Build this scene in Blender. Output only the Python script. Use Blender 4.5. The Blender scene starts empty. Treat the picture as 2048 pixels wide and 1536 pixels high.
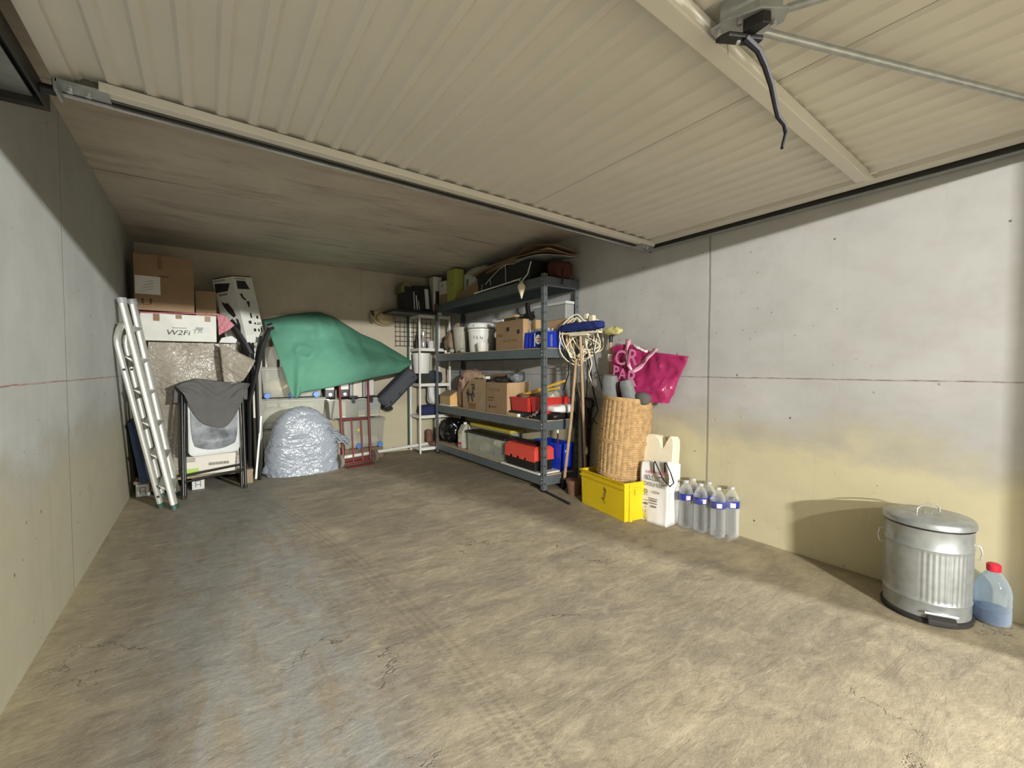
import bpy, bmesh, math, random
from mathutils import Vector, Matrix, noise, Euler
random.seed(7)
S = bpy.context.scene
COL = S.collection
PI = math.pi
V = Vector

# ------------------------------------------------------------------ camera, light, exposure
cam_d = bpy.data.cameras.new('camera')
cam_d.sensor_width = 36.0
cam_d.lens = 880.0 / 2048.0 * 36.0
cam_d.clip_start = 0.02
cam = bpy.data.objects.new('camera', cam_d)
COL.objects.link(cam)
cam.location = (0.0, 0.0, 1.1)
cam.rotation_euler = (PI / 2 - math.radians(2.0175), 0.0, -math.radians(34.756))
S.camera = cam

world = bpy.data.worlds.new('world')
S.world = world
world.use_nodes = True
wb = world.node_tree.nodes['Background']
wb.inputs[0].default_value = (1.0, 0.97, 0.88, 1)
wb.inputs[1].default_value = 0.23

def area(name, loc, target, sx, sy, power, color):
    d = bpy.data.lights.new(name, 'AREA')
    d.shape = 'RECTANGLE'; d.size = sx; d.size_y = sy; d.energy = power; d.color = color
    o = bpy.data.objects.new(name, d); COL.objects.link(o)
    o.location = loc
    o.rotation_euler = (V(target) - V(loc)).to_track_quat('-Z', 'Y').to_euler()
    return o
# fluorescent battens b and c of the lane; a is an added depth fill
area('depth_fill_a', (-1.7, -7.0, 2.40), (1.6, 2.0, 0.8), 0.45, 0.10, 510, (1.0, 0.98, 0.925))
area('lane_lamp_c', (0.60, -2.9, 2.19), (2.3, 1.0, 0.6), 0.25, 0.08, 40, (1.0, 0.965, 0.88))
area('lane_lamp_b', (4.2, -7.0, 2.50), (0.8, 3.0, 0.8), 0.45, 0.10, 760, (0.97, 0.98, 0.95))

S.view_settings.view_transform = 'Standard'
S.view_settings.look = 'None'
S.view_settings.exposure = 1.0
S.view_settings.gamma = 1.0
S.view_settings.use_curve_mapping = False

# ------------------------------------------------------------------ materials
def lin(c):
    def f(v):
        v /= 255.0
        return v / 12.92 if v <= 0.04045 else ((v + 0.055) / 1.055) ** 2.4
    return (f(c[0]), f(c[1]), f(c[2]), 1.0)

class NT:
    def __init__(s, name):
        s.m = bpy.data.materials.new(name); s.m.use_nodes = True
        s.t = s.m.node_tree; s.n = s.t.nodes; s.b = s.n['Principled BSDF']; s.out = s.n['Material Output']
    def put(s, sock, v):
        if isinstance(v, bpy.types.NodeSocket): s.t.links.new(v, sock)
        elif v is not None: sock.default_value = v
    def coord(s): return s.n.new('ShaderNodeTexCoord').outputs['Object']
    def mapping(s, v, scale=(1, 1, 1), rot=(0, 0, 0), loc=(0, 0, 0)):
        n = s.n.new('ShaderNodeMapping'); s.put(n.inputs[0], v)
        n.inputs['Scale'].default_value = scale; n.inputs['Rotation'].default_value = rot; n.inputs['Location'].default_value = loc
        return n.outputs[0]
    def noise(s, v, scale, detail=4, rough=0.6, dist=0.0):
        n = s.n.new('ShaderNodeTexNoise'); s.put(n.inputs['Vector'], v)
        n.inputs['Scale'].default_value = scale; n.inputs['Detail'].default_value = detail
        n.inputs['Roughness'].default_value = rough; n.inputs['Distortion'].default_value = dist
        return n.outputs['Fac']
    def voro(s, v, scale, feature='F1'):
        n = s.n.new('ShaderNodeTexVoronoi'); s.put(n.inputs['Vector'], v); n.feature = feature
        n.inputs['Scale'].default_value = scale
        return n.outputs['Distance']
    def ramp(s, f, a, b, ca=0.0, cb=1.0):
        n = s.n.new('ShaderNodeMapRange'); s.put(n.inputs[0], f)
        n.inputs[1].default_value = a; n.inputs[2].default_value = b; n.inputs[3].default_value = ca; n.inputs[4].default_value = cb
        return n.outputs[0]
    def math(s, op, a, b=None, c=None):
        n = s.n.new('ShaderNodeMath'); n.operation = op; s.put(n.inputs[0], a)
        if b is not None: s.put(n.inputs[1], b)
        if c is not None: s.put(n.inputs[2], c)
        return n.outputs[0]
    def mix(s, f, a, b, mode='MIX'):
        n = s.n.new('ShaderNodeMix'); n.data_type = 'RGBA'; n.blend_type = mode
        s.put(n.inputs[0], f); s.put(n.inputs[6], a); s.put(n.inputs[7], b)
        return n.outputs[2]
    def sep(s, v):
        n = s.n.new('ShaderNodeSeparateXYZ'); s.put(n.inputs[0], v); return n.outputs
    def bump(s, h, strength, dist=0.01):
        n = s.n.new('ShaderNodeBump'); s.put(n.inputs['Height'], h)
        n.inputs['Strength'].default_value = strength; n.inputs['Distance'].default_value = dist
        s.t.links.new(n.outputs[0], s.b.inputs['Normal'])
    def color(s, v): s.put(s.b.inputs['Base Color'], v)
    def set(s, rough=0.6, metal=0.0, spec=None):
        s.put(s.b.inputs['Roughness'], rough); s.put(s.b.inputs['Metallic'], metal)
        if spec is not None: s.b.inputs['Specular IOR Level'].default_value = spec

def M(name, c, rough=0.6, metal=0.0, var=0.10, scale=9.0, bump=0.0, bscale=60.0, spec=None, stretch=(1, 1, 1)):
    t = NT(name); v = t.mapping(t.coord(), stretch)
    a = lin(c); d = tuple(x * (1 - var) for x in a[:3]) + (1,); e = tuple(min(1, x * (1 + var)) for x in a[:3]) + (1,)
    t.color(t.mix(t.ramp(t.noise(v, scale), 0.3, 0.7), d, e)); t.set(rough, metal, spec)
    if bump: t.bump(t.noise(v, bscale, 3), bump, 0.004)
    return t.m

def clear(name, c, body=0.15, rim=0.5, rough=0.08, bump=0.0, bscale=30):
    t = NT(name); t.color(lin(c)); t.set(rough)
    tr = t.n.new('ShaderNodeBsdfTransparent'); tr.inputs[0].default_value = lin(tuple(min(255, x + 12) for x in c))
    lw = t.n.new('ShaderNodeLayerWeight'); lw.inputs[0].default_value = 0.35
    f = t.ramp(lw.outputs['Facing'], 0.0, 1.0, body, min(1, body + rim))
    mx = t.n.new('ShaderNodeMixShader'); t.put(mx.inputs[0], f)
    t.t.links.new(tr.outputs[0], mx.inputs[1]); t.t.links.new(t.b.outputs[0], mx.inputs[2]); t.t.links.new(mx.outputs[0], t.out.inputs[0])
    if bump: t.bump(t.noise(t.coord(), bscale, 4), bump, 0.01)
    return t.m

def wall_mat(name, upper, lower, line_col, joint_axis, joints, seed):
    t = NT(name); p = t.coord(); q = t.mapping(p, loc=(seed, seed * 2, seed))
    x, y, z = t.sep(p)
    big = t.noise(q, 1.3, 5, 0.6); med = t.noise(t.mapping(q, (1, 1, 1.6)), 5, 5, 0.65); fine = t.noise(q, 45, 3)
    u = lin(upper); base = t.mix(t.ramp(big, 0.3, 0.7), tuple(k * 0.86 for k in u[:3]) + (1,), tuple(min(1, k * 1.1) for k in u[:3]) + (1,))
    base = t.mix(t.math('MULTIPLY', t.ramp(med, 0.45, 0.75), 0.25), base, lin((150, 142, 136)))
    # tan band along the wall foot with a noisy upper edge
    edge = t.math('ADD', z, t.math('MULTIPLY', t.math('SUBTRACT', t.noise(t.mapping(q, (1.2, 1.2, 2.2)), 1.6, 5, 0.65), 0.5), 0.55))
    low = t.ramp(edge, 0.84, 0.58)
    l = lin(lower); foot_col = t.mix(med, tuple(k * 0.82 for k in l[:3]) + (1,), l)
    base = t.mix(low, base, foot_col)
    edge_band = t.math('MULTIPLY', t.ramp(edge, 0.56, 0.70), t.ramp(edge, 0.90, 0.72))
    base = t.mix(t.math('MULTIPLY', t.math('MULTIPLY', edge_band, med), 0.5), base, lin((128, 122, 108)))
    # drips
    base = t.mix(t.math('MULTIPLY', t.ramp(t.noise(t.mapping(q, (4, 4, 0.35)), 3, 4), 0.58, 0.75), 0.12), base, lin((120, 114, 102)))
    # pock marks
    pk = t.math('MAXIMUM', t.math('MULTIPLY', t.ramp(t.voro(q, 7.0), 0.06, 0.035), t.ramp(t.noise(q, 2.2), 0.46, 0.52)), t.math('MULTIPLY', t.ramp(t.voro(q, 16.0), 0.085, 0.05), t.ramp(t.noise(q, 1.7), 0.52, 0.60)))
    base = t.mix(t.math('MULTIPLY', pk, 0.75), base, lin((70, 66, 62)))
    # snapped chalk line and formwork joints
    wob = t.math('MULTIPLY', t.math('SUBTRACT', t.noise(q, 6), 0.5), 0.012)
    ln = t.ramp(t.math('ABSOLUTE', t.math('SUBTRACT', t.math('ADD', z, wob), 1.04)), 0.0048, 0.0015)
    base = t.mix(t.math('MULTIPLY', ln, t.ramp(t.noise(q, 18), 0.3, 0.6, 0.2, 0.8)), base, lin(line_col))
    ax = {'x': x, 'y': y}[joint_axis]
    h = t.math('MULTIPLY', fine, 0.25)
    for j, st in joints:
        g = t.ramp(t.math('ABSOLUTE', t.math('SUBTRACT', t.math('ADD', ax, wob), j)), 0.011, 0.003)
        g = t.math('MULTIPLY', g, st)
        base = t.mix(t.math('MULTIPLY', g, 0.55), base, lin((104, 100, 92)))
        h = t.math('SUBTRACT', h, g)
    t.color(base); t.set(0.85, 0, 0.25)
    t.bump(t.math('SUBTRACT', h, t.math('ADD', pk, t.math('MULTIPLY', med, -0.5))), 0.35, 0.006)
    return t.m

def floor_mat():
    t = NT('floor_concrete'); p = t.coord(); x, y, z = t.sep(p)
    big = t.noise(p, 0.9, 6, 0.62, 0.6); med = t.noise(t.mapping(p, (1, 1, 1), loc=(3, 1, 0)), 3.2, 6, 0.68, 0.8)
    streak = t.noise(t.mapping(p, (1.0, 4.2, 1), (0, 0, math.radians(28))), 2.0, 6, 0.7, 0.9)
    streak2 = t.noise(t.mapping(p, (5.0, 1.0, 1), (0, 0, math.radians(-12)), (5, 2, 0)), 1.8, 6, 0.7, 0.6)
    fine = t.noise(p, 38, 5, 0.7)
    tan = t.mix(t.ramp(med, 0.35, 0.68), lin((138, 127, 108)), lin((172, 160, 136)))
    col = t.mix(t.ramp(big, 0.36, 0.60), t.mix(med, lin((120, 112, 99)), lin((143, 133, 116))), tan)
    col = t.mix(t.math('MULTIPLY', t.ramp(streak, 0.48, 0.66), 0.42), col, lin((116, 108, 98)))
    col = t.mix(t.math('MULTIPLY', t.ramp(streak, 0.48, 0.32), 0.25), col, lin((184, 172, 144)))
    # wheel path along the left side: rubbed grey, browner in between
    yy = t.math('SUBTRACT', y, 1.2)
    x0 = t.math('SUBTRACT', 0.75, t.math('MULTIPLY', t.math('MULTIPLY', yy, yy), 0.045))
    d = t.math('SUBTRACT', t.math('ADD', x, t.math('MULTIPLY', t.math('SUBTRACT', med, 0.5), 0.30)), x0)
    leftside = t.ramp(d, 0.04, -0.10)
    col = t.mix(t.math('MULTIPLY', leftside, 0.45), col, t.mix(t.ramp(streak2, 0.4, 0.6), lin((118, 110, 99)), lin((140, 132, 118))))
    w = t.math('ADD', x, t.math('MULTIPLY', t.math('SUBTRACT', big, 0.5), 0.7))
    path = t.math('MULTIPLY', t.ramp(w, -0.28, -0.08), t.ramp(w, 0.56, 0.38))
    path = t.math('MULTIPLY', path, t.ramp(streak2, 0.34, 0.52))
    col = t.mix(t.math('MULTIPLY', path, 0.75), col, t.mix(fine, lin((122, 123, 121)), lin((152, 153, 150))))
    # tyre tread print
    dt = t.math('SUBTRACT', t.math('ADD', x, t.math('MULTIPLY', t.math('SUBTRACT', fine, 0.5), 0.02)), x0)
    band = t.ramp(t.math('ABSOLUTE', dt), 0.075, 0.055)
    ribs = t.ramp(t.math('SINE', t.math('MULTIPLY', dt, 170)), -0.2, 0.5)
    lug = t.ramp(t.math('SINE', t.math('ADD', t.math('MULTIPLY', y, 330), t.math('MULTIPLY', dt, 120))), -0.5, 0.4)
    tr = t.math('MULTIPLY', t.math('MULTIPLY', band, t.math('ADD', t.math('MULTIPLY', ribs, 0.65), 0.2)), t.math('MULTIPLY', t.math('ADD', t.math('MULTIPLY', lug, 0.6), 0.4), t.ramp(med, 0.30, 0.55, 0.35, 1.0)))
    col = t.mix(t.math('MULTIPLY', tr, 0.5), col, lin((98, 91, 82)))
    mott = t.noise(t.mapping(p, (1.0, 2.0, 1), (0, 0, math.radians(28)), (4, 8, 0)), 7.5, 6, 0.72, 1.2)
    col = t.mix(t.math('MULTIPLY', t.ramp(mott, 0.52, 0.66), 0.38), col, lin((96, 88, 78)))
    col = t.mix(t.math('MULTIPLY', t.ramp(mott, 0.47, 0.34), 0.30), col, lin((188, 177, 152)))
    # hairline cracks, grit
    ck = t.ramp(t.math('ABSOLUTE', t.math('SUBTRACT', t.noise(t.mapping(p, (1, 1, 1), loc=(2.3, 0.7, 0)), 0.9, 7, 0.62, 0.3), 0.5)), 0.0035, 0.0008)
    ck = t.math('MULTIPLY', ck, t.ramp(t.noise(t.mapping(p, loc=(9, 4, 0)), 1.1), 0.54, 0.60))
    col = t.mix(t.math('MULTIPLY', ck, 0.7), col, lin((74, 68, 60)))
    col = t.mix(t.math('MULTIPLY', t.ramp(fine, 0.62, 0.78), 0.45), col, lin((88, 80, 70)))
    col = t.mix(t.math('MULTIPLY', t.ramp(t.noise(p, 95, 3), 0.60, 0.75), 0.3), col, lin((196, 186, 160)))
    # pale dust against the walls
    dust = t.math('MAXIMUM', t.ramp(x, 2.3, 2.85), t.ramp(x, -0.30, -0.56))
    dust = t.math('MULTIPLY', dust, t.ramp(med, 0.3, 0.6))
    col = t.mix(t.math('MULTIPLY', dust, 0.55), col, lin((186, 174, 138)))
    t.color(col); t.set(0.72, 0, 0.3)
    t.bump(t.math('ADD', t.math('ADD', fine, t.math('MULTIPLY', streak, 1.2)), t.math('MULTIPLY', ck, -2.0)), 0.30, 0.008)
    return t.m

def ceil_mat():
    t = NT('ceiling_concrete'); p = t.coord(); x, y, z = t.sep(p)
    st = t.noise(t.mapping(p, (0.8, 3.2, 1)), 1.9, 6, 0.68, 0.8); big = t.noise(p, 1.4, 5)
    c = t.mix(t.ramp(big, 0.3, 0.7), lin((184, 174, 162)), lin((206, 197, 184)))
    c = t.mix(t.math('MULTIPLY', t.ramp(st, 0.50, 0.68), 0.42), c, lin((122, 109, 97)))
    for j in (2.72, 3.75, 4.7):
        l = t.ramp(t.math('ABSOLUTE', t.math('SUBTRACT', t.math('ADD', y, t.math('MULTIPLY', t.noise(p, 4), 0.02)), j)), 0.010, 0.002)
        c = t.mix(t.math('MULTIPLY', l, t.ramp(st, 0.4, 0.6, 0.1, 0.7)), c, lin((70, 62, 52)))
    t.color(c); t.set(0.9, 0, 0.2)
    t.bump(t.math('ADD', st, t.noise(p, 40, 3)), 0.3, 0.006)
    return t.m

def galv_mat(name, c=(172, 177, 178), rough=0.36, vs=28):
    t = NT(name); p = t.coord(); n = t.voro(p, vs); f = t.noise(p, 6, 5)
    a = lin(c); t.color(t.mix(t.ramp(t.math('ADD', t.math('MULTIPLY', n, 0.6), t.math('MULTIPLY', f, 0.6)), 0.3, 0.8), tuple(k * 0.78 for k in a[:3]) + (1,), a))
    t.put(t.b.inputs['Roughness'], t.ramp(f, 0.3, 0.7, rough * 0.85, rough * 1.25)); t.b.inputs['Metallic'].default_value = 0.55
    return t.m

K = dict(
    door=M('door_white_steel', (206, 203, 193), 0.5, 0, 0.04, 2.0), door_lip=galv_mat('seal_lip_metal', (120, 120, 116), 0.45),
    dark=M('dark_metal', (52, 50, 46), 0.5, 0.3, 0.2), black=M('black_plastic', (24, 24, 25), 0.45, 0, 0.2), blackg=M('black_gloss_paint', (18, 18, 20), 0.38, 0, 0.1),
    galv=galv_mat('galvanised_steel'), chrome=galv_mat('bright_metal', (205, 205, 205), 0.2), alu=M('brushed_aluminium', (196, 196, 188), 0.42, 0.55, 0.08, 20),
    card=M('brown_cardboard', (142, 116, 88), 0.8, 0, 0.08, 6, 0.1), card2=M('pale_cardboard', (182, 152, 114), 0.8, 0, 0.08, 6, 0.1), card3=M('dull_cardboard', (154, 130, 100), 0.8, 0, 0.1, 6, 0.1),
    tape=M('brown_tape', (124, 92, 62), 0.3, 0, 0.1), white=M('white_paint', (222, 222, 216), 0.45, 0, 0.05), whitebox=M('white_card', (206, 206, 198), 0.6, 0, 0.05), paper=M('white_paper', (214, 214, 208), 0.7, 0, 0.04),
    ink=M('black_ink', (38, 36, 36), 0.7, 0, 0.1), redink=M('red_ink', (206, 62, 84), 0.7), greyink=M('grey_ink', (128, 122, 116), 0.7), brownink=M('brown_ink', (86, 62, 42), 0.8),
    shelf=M('blue_grey_shelf_paint', (98, 106, 110), 0.42, 0.25, 0.12, 5), chip=M('chipboard', (188, 166, 128), 0.8, 0, 0.15, 60), wood=M('pale_wood', (184, 158, 118), 0.6, 0, 0.16, 5, 0.1, 60, None, (1, 8, 1)),
    handle=M('broom_handle_wood', (176, 148, 116), 0.55, 0, 0.16, 12), brown=M('brown_wood', (116, 92, 70), 0.6, 0, 0.2), pallet=M('rough_pallet_wood', (148, 132, 106), 0.85, 0, 0.22, 10, 0.2),
    tarp=M('grey_woven_tarpaulin', (158, 150, 136), 0.34, 0, 0.16, 7, 0.9, 34), green=M('green_cloth', (74, 126, 104), 0.8, 0, 0.07, 3, 0.1, 220), greyfelt=M('grey_cloth', (90, 88, 86), 0.95, 0, 0.08, 8, 0.2, 120),
    silver=None, blackbag=M('black_bin_bag', (14, 14, 15), 0.18, 0, 0.1, 5, 0.6, 30), suit=M('charcoal_suitcase_fabric', (64, 68, 76), 0.7, 0, 0.1, 5, 0.2, 200),
    red=M('red_painted_metal', (112, 44, 44), 0.5, 0.1, 0.15), rubber=M('rubber', (42, 40, 38), 0.75), tyre=M('grey_rubber_tyre', (106, 100, 88), 0.8), straw=M('straw', (192, 178, 138), 0.85, 0, 0.15, 40, 0.4, 120),
    yellow=M('yellow_plastic', (226, 196, 26), 0.42, 0, 0.07, 4), blue=M('blue_plastic', (26, 58, 190), 0.4, 0, 0.1), caster=M('mid_blue_plastic', (78, 124, 200), 0.45), navy=M('navy_fabric', (36, 42, 84), 0.9, 0, 0.2),
    wicker=M('wicker', (184, 152, 108), 0.6, 0, 0.30, 26), redp=M('red_plastic', (188, 54, 48), 0.38, 0, 0.08), orange=M('red_orange_plastic', (214, 78, 64), 0.4, 0, 0.06), lime=M('lime_card', (170, 174, 84), 0.7, 0, 0.06),
    cream=M('cream_foam', (232, 222, 196), 0.85, 0, 0.06, 8, 0.15, 80), bagwhite=M('white_woven_bag', (232, 230, 228), 0.42, 0, 0.04, 6, 0.1), strap=M('black_webbing', (26, 26, 30), 0.7),
    pink=clear('pink_plastic_film', (178, 52, 106), 0.66, 0.25, 0.16, 0.9, 12), pinkpale=clear('pale_pink_strap', (236, 178, 202), 0.9, 0.1, 0.4), film=clear('clear_film', (250, 252, 252), 0.02, 0.25, 0.10, 1.0, 26),
    pet=clear('clear_bottle_plastic', (246, 249, 249), 0.05, 0.50, 0.05), petblue=clear('bluish_bottle_plastic', (206, 218, 230), 0.12, 0.55, 0.06), box=clear('frosted_box_plastic', (222, 222, 214), 0.26, 0.45, 0.22), tankp=clear('tank_plastic', (226, 228, 218), 0.14, 0.4, 0.12),
    water=clear('water_column', (248, 251, 251), 0.02, 0.25, 0.02), label=M('blue_label', (36, 52, 150), 0.35, 0, 0.12, 50), cap=M('red_cap', (204, 40, 62), 0.4),
    grey=M('grey_plastic', (150, 152, 150), 0.5, 0, 0.06), lgrey=M('light_grey_plastic', (196, 198, 196), 0.5, 0, 0.05), cord=M('cream_flex', (224, 214, 188), 0.5), vinyl=None,
    bluefilm=clear('blue_printed_film', (40, 62, 190), 0.72, 0.25, 0.15, 0.8, 40), sack=M('beige_sack', (142, 122, 104), 0.8, 0, 0.2, 8, 0.4, 30), sack2=M('pale_sack', (168, 166, 152), 0.4, 0, 0.15, 8, 0.4, 30), bucket=M('white_bucket_plastic', (222, 222, 218), 0.4, 0, 0.04), paperbag=M('crumpled_brown_paper', (150, 122, 104), 0.8, 0, 0.25, 10, 0.8, 18),
    terra=M('terracotta', (112, 80, 64), 0.85), maroon=M('dark_red_cloth', (74, 36, 32), 0.9), bristle=M('navy_bristles', (28, 44, 108), 0.9, 0, 0.3, 80, 0.6, 200), brist2=M('pale_bristles', (198, 190, 128), 0.9, 0, 0.3, 80, 0.6, 200),
    rod=M('yellow_wood', (222, 178, 70), 0.5), felt=M('grey_felt', (124, 127, 128), 1.0, 0, 0.12, 30, 0.5, 200), skyblue=M('pale_blue_print', (118, 164, 214), 0.5, 0, 0.2, 14), teal=M('dark_green_paint', (40, 74, 62), 0.5), beige=M('beige_device_plastic', (212, 206, 192), 0.5, 0, 0.03),
    yellowpale=M('pale_yellow_lid', (206, 186, 70), 0.5), spot=M('pink_print', (232, 206, 220), 0.4), greenp=M('pale_green_print', (168, 196, 96), 0.5),
)
def vinyl_mat():
    t = NT('worn_grey_vinyl'); p = t.coord(); n = t.noise(p, 9, 5)
    t.color(t.mix(t.ramp(n, 0.35, 0.68), lin((88, 92, 96)), lin((150, 154, 158)))); t.set(0.5); t.bump(t.noise(p, 160, 2), 0.15, 0.002)
    return t.m
K['vinyl'] = vinyl_mat()
def crumple(name, c, rough, s1, s2, dist):
    t = NT(name); p = t.coord(); t.set(rough); a = lin(c)
    w = t.noise(t.mapping(p, (1, 1, 2.6)), s1, 3, 0.6, 1.0); r = t.math('ABSOLUTE', t.math('SUBTRACT', t.noise(t.mapping(p, (1, 1, 1.5), (0.3, 0.2, 0)), s2, 4, 0.6, 0.8), 0.5))
    t.color(t.mix(w, tuple(k * 0.86 for k in a[:3]) + (1,), a))
    t.bump(t.math('SUBTRACT', w, t.math('MULTIPLY', t.ramp(r, 0.12, 0.0), 0.7)), 0.9, dist)
    return t.m
K['silver'] = crumple('silver_grey_plastic_bag', (134, 140, 148), 0.17, 4.0, 2.8, 0.012)
K['tarp'] = crumple('grey_woven_tarpaulin', (158, 150, 136), 0.26, 7, 4, 0.010)
# ------------------------------------------------------------------ mesh helpers
class MB:
    def __init__(s): s.v = []; s.f = []
    def add(s, vs, fs):
        b = len(s.v); s.v += [V(p) for p in vs]; s.f += [tuple(i + b for i in f) for f in fs]; return s
    def box(s, x0, x1, y0, y1, z0, z1):
        return s.add([(x0, y0, z0), (x1, y0, z0), (x1, y1, z0), (x0, y1, z0), (x0, y0, z1), (x1, y0, z1), (x1, y1, z1), (x0, y1, z1)],
                     [(0, 3, 2, 1), (4, 5, 6, 7), (0, 1, 5, 4), (1, 2, 6, 5), (2, 3, 7, 6), (3, 0, 4, 7)])
    def hexa(s, lo, hi):
        return s.add(list(lo) + list(hi), [(0, 3, 2, 1), (4, 5, 6, 7), (0, 1, 5, 4), (1, 2, 6, 5), (2, 3, 7, 6), (3, 0, 4, 7)])
    def obox(s, c, size, rot):
        R = Euler(rot).to_matrix(); c = V(c); h = [k / 2 for k in size]
        return s.hexa([c + R @ V((a * h[0], b * h[1], -h[2])) for a, b in ((-1, -1), (1, -1), (1, 1), (-1, 1))],
                      [c + R @ V((a * h[0], b * h[1], h[2])) for a, b in ((-1, -1), (1, -1), (1, 1), (-1, 1))])
    def beam(s, p0, p1, w, h, side):
        p0, p1 = V(p0), V(p1); d = (p1 - p0).normalized(); a = V(side); a = (a - d * a.dot(d)).normalized(); b = d.cross(a)
        q = [a * (i * w / 2) + b * (j * h / 2) for i, j in ((-1, -1), (1, -1), (1, 1), (-1, 1))]
        return s.hexa([p0 + k for k in q], [p1 + k for k in q])
    def tube(s, pts, r, n=8, ell=1.0, cap=True):
        pts = [V(p) for p in pts]; rs = r if isinstance(r, (list, tuple)) else [r] * len(pts)
        t = [(pts[min(i + 1, len(pts) - 1)] - pts[max(i - 1, 0)]).normalized() for i in range(len(pts))]
        u = t[0].orthogonal().normalized(); vs = []; fs = []
        for i, p in enumerate(pts):
            u = (u - t[i] * u.dot(t[i])).normalized(); w = t[i].cross(u)
            for k in range(n):
                a = 2 * PI * k / n; vs.append(p + (u * math.cos(a) + w * (math.sin(a) * ell)) * rs[i])
        for i in range(len(pts) - 1):
            for k in range(n): fs.append((i * n + k, i * n + (k + 1) % n, (i + 1) * n + (k + 1) % n, (i + 1) * n + k))
        if cap: fs += [tuple(range(n))[::-1], tuple(range((len(pts) - 1) * n, len(pts) * n))]
        return s.add(vs, fs)
    def cyl(s, p0, p1, r0, r1=None, n=16): return s.tube([p0, p1], [r0, r0 if r1 is None else r1], n)
    def lathe(s, prof, n=24, c=(0, 0, 0), sx=1.0, sy=1.0, R=None, close=True):
        c = V(c); R = R or Matrix.Identity(3); vs = []; fs = []
        for r, z in prof:
            for k in range(n):
                a = 2 * PI * k / n; vs.append(c + R @ V((r * math.cos(a) * sx, r * math.sin(a) * sy, z)))
        for i in range(len(prof) - 1):
            for k in range(n): fs.append((i * n + k, i * n + (k + 1) % n, (i + 1) * n + (k + 1) % n, (i + 1) * n + k))
        if close: fs += [tuple(range(n))[::-1], tuple(range((len(prof) - 1) * n, len(prof) * n))]
        return s.add(vs, fs)
    def prism(s, poly, axis, a, b):
        def P(u, w, k): return {'x': (k, u, w), 'y': (u, k, w), 'z': (u, w, k)}[axis]
        n = len(poly); vs = [P(u, w, a) for u, w in poly] + [P(u, w, b) for u, w in poly]
        return s.add(vs, [tuple(range(n))[::-1], tuple(range(n, 2 * n))] + [(i, (i + 1) % n, n + (i + 1) % n, n + i) for i in range(n)])
    def grid(s, nu, nv, fn):
        vs = [fn(i / nu, j / nv) for j in range(nv + 1) for i in range(nu + 1)]; w = nu + 1
        return s.add(vs, [(j * w + i, j * w + i + 1, (j + 1) * w + i + 1, (j + 1) * w + i) for j in range(nv) for i in range(nu)])
    def blob(s, c, r, e1=1.0, e2=1.0, amp=0.04, freq=5.0, seed=0, nu=40, nv=24, ridge=0.0, zmin=None):
        c = V(c)
        def sp(v, e): return math.copysign(abs(v) ** e, v)
        vs = []; fs = []
        for j in range(nv + 1):
            p = -PI / 2 + PI * j / nv
            for i in range(nu):
                a = 2 * PI * i / nu
                d = V((sp(math.cos(p), e1) * sp(math.cos(a), e2), sp(math.cos(p), e1) * sp(math.sin(a), e2), sp(math.sin(p), e1)))
                q = V((d.x * r[0], d.y * r[1], d.z * r[2]))
                k = noise.fractal((q * freq) + V((seed, seed * 1.7, 0)), 1.0, 2.0, 4) * amp
                if ridge: k -= ridge * (1 - min(1, abs(noise.noise(q * freq * 1.3 + V((0, seed, 3)))) * 4)) ** 2
                q = c + q + V((d.x, d.y, d.z)).normalized() * k
                if zmin is not None and q.z < zmin: q.z = zmin + 0.001 * (j / nv)
                vs.append(q)
        for j in range(nv):
            for i in range(nu): fs.append((j * nu + i, j * nu + (i + 1) % nu, (j + 1) * nu + (i + 1) % nu, (j + 1) * nu + i))
        return s.add(vs, fs)

BASE = {}
def mesh_of(mb, base, name, smooth, recalc=True):
    me = bpy.data.meshes.new(name)
    me.from_pydata([tuple(p - base) for p in mb.v], [], mb.f)
    if recalc:
        bm = bmesh.new(); bm.from_mesh(me); bmesh.ops.remove_doubles(bm, verts=bm.verts, dist=1e-5); bmesh.ops.recalc_face_normals(bm, faces=bm.faces); bm.to_mesh(me); bm.free()
    if smooth:
        me.shade_smooth(); me.set_sharp_from_angle(angle=math.radians(smooth if smooth is not True else 42))
    return me

def obj(name, mb, mat, parent=None, smooth=False, bevel=0.0, seg=2, solid=0.0, sub=0, label=None, kind=None, recalc=True):
    base = BASE.get(parent.name, V((0, 0, 0))) if parent else V((0, 0, 0))
    me = mesh_of(mb, base, name, smooth, recalc)
    me.materials.append(mat if not isinstance(mat, str) else K[mat])
    o = bpy.data.objects.new(name, me); COL.objects.link(o)
    if parent: o.parent = parent
    BASE[o.name] = base
    if sub:
        m = o.modifiers.new('sub', 'SUBSURF'); m.levels = m.render_levels = sub
    if solid:
        m = o.modifiers.new('solid', 'SOLIDIFY'); m.thickness = solid; m.offset = 0
    if bevel:
        m = o.modifiers.new('bevel', 'BEVEL'); m.width = bevel; m.segments = seg; m.limit_method = 'ANGLE'; m.angle_limit = math.radians(40)
    if label: o['label'] = label
    if kind: o['kind'] = kind
    return o

def thing(name, label, cat, loc, group=None, local=False, rz=0.0, rot=None):
    o = bpy.data.objects.new(name, None); COL.objects.link(o); o.empty_display_size = 0.1
    o.location = loc; o.rotation_euler = rot or (0, 0, rz)
    o['label'] = label; o['category'] = cat
    if group: o['group'] = group
    BASE[o.name] = V((0, 0, 0)) if local else V(loc)
    return o

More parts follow.
